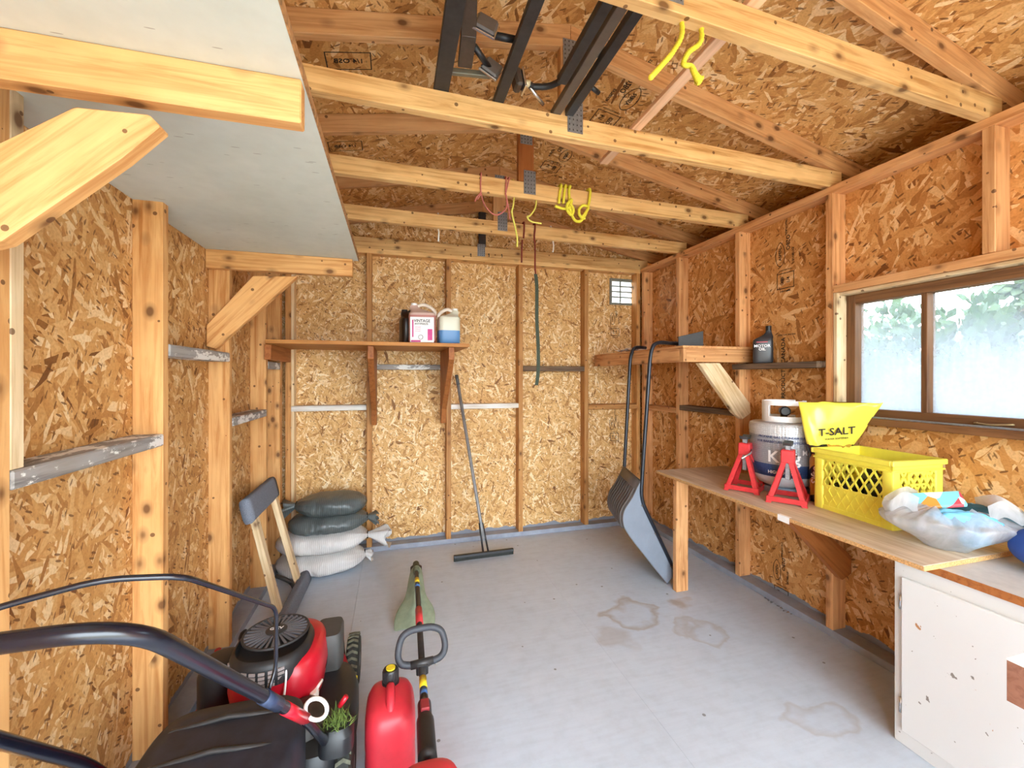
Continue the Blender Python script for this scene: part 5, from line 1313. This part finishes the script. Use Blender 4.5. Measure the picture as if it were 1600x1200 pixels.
mm = MB().box((-.035, -.006, -.042), (.035, .006, .042), Matrix.Translation((.288, 1.33, zk + .03)) @ Matrix.Rotation(math.radians(18), 4, 'Y') @ Matrix.Rotation(math.radians(-24), 4, 'X')); pd = mm.build('clamp_pad', plain('grey_rubber_pad_b', srgb(104, 102, 102), .4), rk, bevel=.006)
mm = MB().box((-.039, -.001, -.046), (.039, .008, .046), Matrix.Translation((.288, 1.337, zk + .03)) @ Matrix.Rotation(math.radians(18), 4, 'Y') @ Matrix.Rotation(math.radians(-24), 4, 'X')); mm.build('pad_frame', CHROME, pd, bevel=.002)
MB().tube([(.398, tiltY(.4) + .02, ZC + .027), (.398, tiltY(.4) + .02, ZC + .04)], .008, 8).build('end_bolt', CHROME, rk, True)
rk2 = thing('carrier_rack', RK[1]['label'], 'rack', (.65, 1.4, ZC), 'carrier racks on the trusses')
for x, mat in ((.598, BLACKM), (.646, plain('grey_brown_steel', srgb(96, 86, 76), .5, .2)), (.70, BLACKM)):
    m = MB(); m.box((x - .018, .44, ZC + .001), (x + .018, tiltY(x) + .034 if x > .62 else 1.45, ZC + .03)); m.build('rail', mat, rk2, bevel=.002)
MB().tube(smoothpath([(.69, 1.30, zk + .012), (.60, 1.50, zk + .012), (.53, 1.545, zk + .014), (.50, 1.54, zk + .014)], 5), .012, 10).build('cranked_arm', BLACK, rk2, True)
mm = MB().box((-.014, -.030, -.034), (.016, .030, .034), Matrix.Translation((.452, 1.545, zk + .025)) @ Matrix.Rotation(math.radians(-12), 4, 'Y')); mm.build('roller', BROWNM, rk2, bevel=.008)
mm = MB().box((-.004, -.032, -.038), (.004, .032, .036), Matrix.Translation((.474, 1.545, zk + .025)) @ Matrix.Rotation(math.radians(-12), 4, 'Y')); mm.build('roller_bracket', CHROME, rk2, bevel=.002)
MB().tube([(.475, 1.545, zk + .02), (.505, 1.54, zk + .016)], .013, 10).build('bolt', plain('pale_bolt', srgb(220, 206, 168), .4, .3), rk2, True)
MB().tube([(.505, 1.545, zk + .008), (.58, 1.60, zk - .012)], .007, 8).build('cotter_link', CHROME, rk2, True)
MB().tube([(.72, 1.46, zk - .005), (.765, 1.48, zk - .01)], .009, 8).build('pin', BLACK, rk2, True)

lt = thing('wood_lath', 'thin pale wooden lath lying across the roof trusses', 'lath', (1.01, 1.3, ZC))
board('strip', (1.0, .40, ZC + .0105), (1.028, 1.935, ZC + .0105), .02, .045, W_LATH, lt)

def rope(name, label, paths, r, mat, grp=None, loc=None, twist=False):
    o = thing(name, label, 'rope' if 'rope' in name else 'cord', loc or paths[0][0], grp)
    for p in paths:
        q = smoothpath(p, 12); MB().tube(q, [r * (1 + (.2 if i % 2 else -.1)) for i in range(len(q))] if mat is YROPE else r, 8).build('strand', mat, o, True)
    return o
y2 = lambda x: 2.255 + .031 * (x - XC) - .03 - .008           # just in front of the second full truss chord
y3 = lambda x: 2.865 + .031 * (x - XC) - .03 - .008
def T(px, py, yy, dy=0):
    x = P(px, py, Y=yy(.8)).x; return P(px, py, Y=yy(x) - dy)
def over(px, yy, w=.05):
    """start of a strand that hangs from the back top edge of the chord"""
    x = P(px, 250, Y=yy(.8)).x; return [V((x, yy(x) + .056, ZC + .002)), V((x, yy(x) + .03, ZC + .010)), V((x, yy(x) - .002, ZC + .007))]
# twisted yellow rope knotted round the second chord
paths = []
for px, pe in ((877, 318), (884, 318), (891, 322)):
    paths.append(over(px, y2) + [T(px - 2, 300, y2), T(px - 4 if px < 890 else px, pe, y2, .004)])
paths.append([T(867, 322, y2, .01), T(880, 326, y2, .012), T(890, 324, y2, .014), T(893, 312, y2, .016), T(886, 320, y2, .02), T(887, 330, y2, .02), T(893, 336, y2, .018), T(896, 328, y2, .022), T(891, 318, y2, .02)])
paths.append([T(889, 318, y2, .012), T(893, 334, y2, .012), T(898, 344, y2, .012), T(906, 346, y2, .012), T(913, 338, y2, .012), T(918, 326, y2, .01), T(921, 312, y2, .006), T(922, 300, y2, .003)] + over(922, y2)[::-1])
paths.append([T(914, 342, y2, .016), T(906, 337, y2, .02), T(905, 327, y2, .02), T(911, 321, y2, .018), T(919, 324, y2, .02), T(915, 332, y2, .022), T(908, 342, y2, .02)])
rope('yellow_rope', 'thick yellow twisted rope knotted over the second truss chord', paths, .0075, YROPE)
rope('yellow_rope', 'thin pale yellow cord with hooked end below the second chord', [over(837, y2)[:2] + [T(837, 296, y2, -.05), T(837, 322, y2, -.01), T(829, 336, y2, .0), T(824, 339, y2, .01), T(830, 346, y2, .012), T(846, 349.5, y2, .02)]], .005, YTHIN)
rope('yellow_rope', 'long thin pale yellow cord hanging straight from the second chord', [over(804, y2)[:2] + [T(804, 296, y2, -.05), T(802, 320, y2, 0), T(800, 333, y2, .0), T(805, 355, y2, .0), T(808, 372, y2, 0), T(808, 386, y2, 0)]], .005, YTHIN)
rope('pink_string', 'pink and maroon string swag tied twice round the second chord',
     [over(751, y2) + [T(751, 285, y2), T(751.5, 301, y2, .004)], over(790, y2) + [T(791, 282, y2), T(790, 300, y2, .004)], over(795, y2) + [T(795, 282, y2), T(790, 303, y2, .006)],
      [T(751.5, 301, y2, .005), T(756, 318, y2, .006), T(766, 331, y2, .006), T(776, 336, y2, .006), T(786, 331, y2, .006), T(792, 322, y2, .006), T(791, 304, y2, .006)],
      [T(751.5, 301, y2, .006), T(745, 308, y2, .006), T(742, 315, y2, .008)], [T(752, 302, y2, .006), T(746, 312, y2, .01)], [T(790, 303, y2, .008), T(794, 322, y2, .008), T(797, 343, y2, .008)]], .0038, PINK)
pls = [over(819, y3) + [T(819, 360, y3), T(818, 372, y3)], [T(816, 375, y3), T(815.5, 386, y3), T(815, 410, y3)],
       over(836, y3) + [T(836, 358, y3), T(835, 370, y3), T(836, 390, y3), T(836, 415, y3), T(837, 428, y3)]]
rs = thing('hanging_strap', 'black strap hung on maroon cord from the third truss chord', 'strap', pls[0][0])
for p in pls: MB().tube(smoothpath(p, 6), .0062, 8).build('maroon_cord', MAROON, rs, True)
a = [T(837, 428, y3, .004), T(839, 450, y3, .004), T(839, 500, y3, .004), T(841, 540, y3, .004), T(841, 580, y3, .004), T(838.5, 602, y3, .004)]
a = smoothpath(a, 5); m = MB(); vs = []
for p in a: vs += [p + V((-.0125, 0, 0)), p + V((.0125, 0, 0)), p + V((.0125, .004, 0)), p + V((-.0125, .004, 0))]
m.add(vs, [(4*i + k, 4*i + (k+1) % 4, 4*i + 4 + (k+1) % 4, 4*i + 4 + k) for i in range(len(a) - 1) for k in range(4)] + [(0, 3, 2, 1), (4*len(a) - 4, 4*len(a) - 3, 4*len(a) - 2, 4*len(a) - 1)])
m.build('strap_band', plain('dark_webbing', srgb(62, 72, 58), .8, 0, .3, 120), rs)
rope('white_rope', 'short frayed white cord below the third chord beside the strap', [over(864, y3)[:2] + [T(864, 377, y3, -.04), T(865, 384, y3, -.02), T(864, 394, y3, -.02)]], .005, WPLAS)
rope('white_rope', 'short frayed white cord below the third chord, loft side', [over(685, y3)[:2] + [T(685, 357, y3, -.04), T(685.5, 364, y3, -.02), T(685, 377, y3, -.02)]], .005, WPLAS)
# ropes on the nearest chord beside the lath
y1 = lambda x: 1.036 + .031 * (x - XC) - .03 - .008
rope('yellow_rope', 'yellow twisted rope end dangling before the lath', [over(1066, y1)[:2] + [T(1066, 48, y1, .0), T(1052, 80, y1, .03), T(1034, 102, y1, .05), T(1016, 122, y1, .07)]], .0065, YROPE)
rope('yellow_rope', 'yellow rope with frayed tassel looped by the lath', [over(1100, y1)[:2] + [T(1096, 60, y1, .0), T(1076, 82, y1, .02), T(1068, 100, y1, .03), T(1080, 104, y1, .04), T(1086, 116, y1, .045), T(1090, 130, y1, .05)], [T(1084, 112, y1, .045), T(1092, 122, y1, .05), T(1099, 123, y1, .055)], [T(1082, 108, y1, .045), T(1088, 122, y1, .055), T(1093, 131, y1, .06)]], .0065, YROPE)
# small hooks on the back plate
for px, py in ((735, 398), (763, 398), (783, 399)):
    c = P(px, py, Y=YB - .004)
    hk = thing('wire_hook', 'small black wire hook screwed to the back plate ' + {735: 'under the gusset plate', 763: 'middle of three', 783: 'nearest the strap'}[px], 'hook', c, 'hooks on the back plate')
    MB().tube(smoothpath([c, c + V((0, -.02, .003)), c + V((.0, -.034, -.008)), c + V((0, -.028, -.022)), c + V((.004, -.014, -.018))], 4), .0028, 6).build('wire', BLACKM, hk, True)

# scraps along the right-hand plate
fo = thing('foil_scrap', 'small crumpled foil scrap on the floor along the right wall plate', 'scrap', P(1213, 947, Z=0))
m = MB(); rg = random.Random(2)
for k in range(9):
    p = P(1196 + 5 * k, 935 + 3.2 * k, Z=.004); a = rg.uniform(0, 6); e = [V((rg.uniform(.006, .016) * math.cos(a + j * 1.57), rg.uniform(.006, .012) * math.sin(a + j * 1.57), rg.uniform(-.003, .008))) for j in range(4)]
    m.add([p + x for x in e], [(0, 1, 2, 3)])
m.build('foil', CHROME, fo, normals=False)
# ================================================================ OUTDOORS
gnd = tag(MB().box((-30, -40, -.32), (40, 40, -.12)).build('ground', plain('lawn_and_gravel', srgb(150, 146, 132), .9, 0, .2, 3)), kind='structure', label='pale gravel and lawn around the shed')
def leafmat(name, a, b_):
    m, t, b = nt(name); oi = N(t, 'ShaderNodeNewGeometry'); n = noise_(t, oi.outputs['Position'], 6, 3)
    L(t, ramp(t, n, [(.3, a), (.7, b_)]), b.inputs['Base Color']); b.inputs['Roughness'].default_value = .6; b.inputs['Subsurface Weight'].default_value = 0
    tl = N(t, 'ShaderNodeBsdfTranslucent'); tl.inputs[0].default_value = (*b_, 1); mx = N(t, 'ShaderNodeMixShader'); mx.inputs[0].default_value = .3
    L(t, b.outputs[0], mx.inputs[1]); L(t, tl.outputs[0], mx.inputs[2]); L(t, mx.outputs[0], t.nodes['Material Output'].inputs[0]); return m
LEAF1 = leafmat('shrub_leaves', srgb(30, 48, 34), srgb(66, 88, 54)); LEAF2 = leafmat('conifer_needles', srgb(28, 46, 36), srgb(74, 92, 56))
def leaves(name, pts, dirs, size, mat, parent, seed):
    rg = np.random.default_rng(seed); n = len(pts); pts = np.array(pts); d = np.array(dirs)
    d = d / (np.linalg.norm(d, axis=1, keepdims=True) + 1e-9); u = rg.normal(size=(n, 3)); s = np.cross(d, u); s /= np.linalg.norm(s, axis=1, keepdims=True) + 1e-9
    ln = size * rg.uniform(.7, 1.4, (n, 1)); wd = ln * .28
    v = np.stack([pts, pts + d * ln * .5 + s * wd, pts + d * ln, pts + d * ln * .5 - s * wd], 1).reshape(-1, 3)
    me = bpy.data.meshes.new(name); me.from_pydata([tuple(map(float, x)) for x in v], [], [(4*i, 4*i+1, 4*i+2, 4*i+3) for i in range(n)])
    o = link(name, me, mat, Matrix.Identity(4), parent); o['kind'] = 'stuff'; return o
def shrub(label, c, R_, h, n, seed):
    s = thing('garden_shrub', label, 'shrub', c, 'shrubs beyond the window'); rg = np.random.default_rng(seed); c = np.array(c)
    th = rg.uniform(0, 2*np.pi, n); ph = np.arccos(rg.uniform(-.3, 1, n)); rr = rg.uniform(.55, 1, n) ** .5
    lump = 1 + .22 * np.sin(th * 4 + seed) * np.sin(ph * 3) + .15 * np.sin(th * 9 + ph * 7)
    d = np.stack([np.sin(ph)*np.cos(th), np.sin(ph)*np.sin(th), np.cos(ph)], 1)
    p = c + np.array([0, 0, h * .42]) + d * (rr * lump)[:, None] * np.array([R_, R_, h * .58])
    p[:, 2] = np.maximum(p[:, 2], c[2] + .02)
    leaves('foliage', p, d + rg.normal(scale=.6, size=(n, 3)), .13, LEAF1, s, seed)
    MB().tube([V(c), V(c) + V((0, 0, h * .5))], [.06, .03], 8).build('stem', W_GREYD, s, True)
shrub('leafy shrub seen low through the first pane', (6.4, 4.9, -.12), 1.25, 1.75, 6000, 2)
shrub('leafy shrub seen behind the mullion', (6.2, 3.3, -.12), 1.2, 2.15, 6500, 3)
shrub('leafy shrub seen through the second pane beneath the conifer', (5.9, 1.7, -.12), 1.15, 1.7, 5000, 4)
shrub('tall leafy shrub nearest the front corner outside', (5.8, .2, -.12), 1.2, 2.2, 5000, 6)
def conifer(label, c, h, R_, seed):
    s = thing('conifer_tree', label, 'tree', c); rg = random.Random(seed); c = V(c); pts, dirs = [], []
    MB().tube([c, c + V((0, 0, h))], [.13, .02], 10).build('trunk', W_GREYD, s, True); br = 0
    for i in range(46):
        t = .12 + .86 * i / 46; z = h * t; a = i * 2.4; ln = R_ * (1 - t) * rg.uniform(.8, 1.15) + .15
        b0 = c + V((0, 0, z)); out = V((math.cos(a), math.sin(a), 0)); path = [b0 + out * ln * k / 6 + V((0, 0, ln * (.18 * k/6 - .42 * (k/6) ** 2))) for k in range(7)]
        MB().tube(path, [.02 * (1 - k/8) for k in range(7)], 5).build('branch', W_GREYD, s, True)
        for k in range(150):
            u = rg.uniform(.1, 1) * 6; i0 = min(5, int(u)); p = path[i0].lerp(path[i0+1], u - i0) + V((rg.gauss(0, .05), rg.gauss(0, .05), rg.gauss(-.03, .05)))
            pts.append(p); dirs.append(out * .5 + V((rg.gauss(0, .6), rg.gauss(0, .6), -.5 + rg.gauss(0, .3))))
    leaves('needles', pts, dirs, .16, LEAF2, s, seed)
conifer('drooping conifer seen through the second pane', (6.9, 2.55, -.12), 3.4, 1.7, 11)
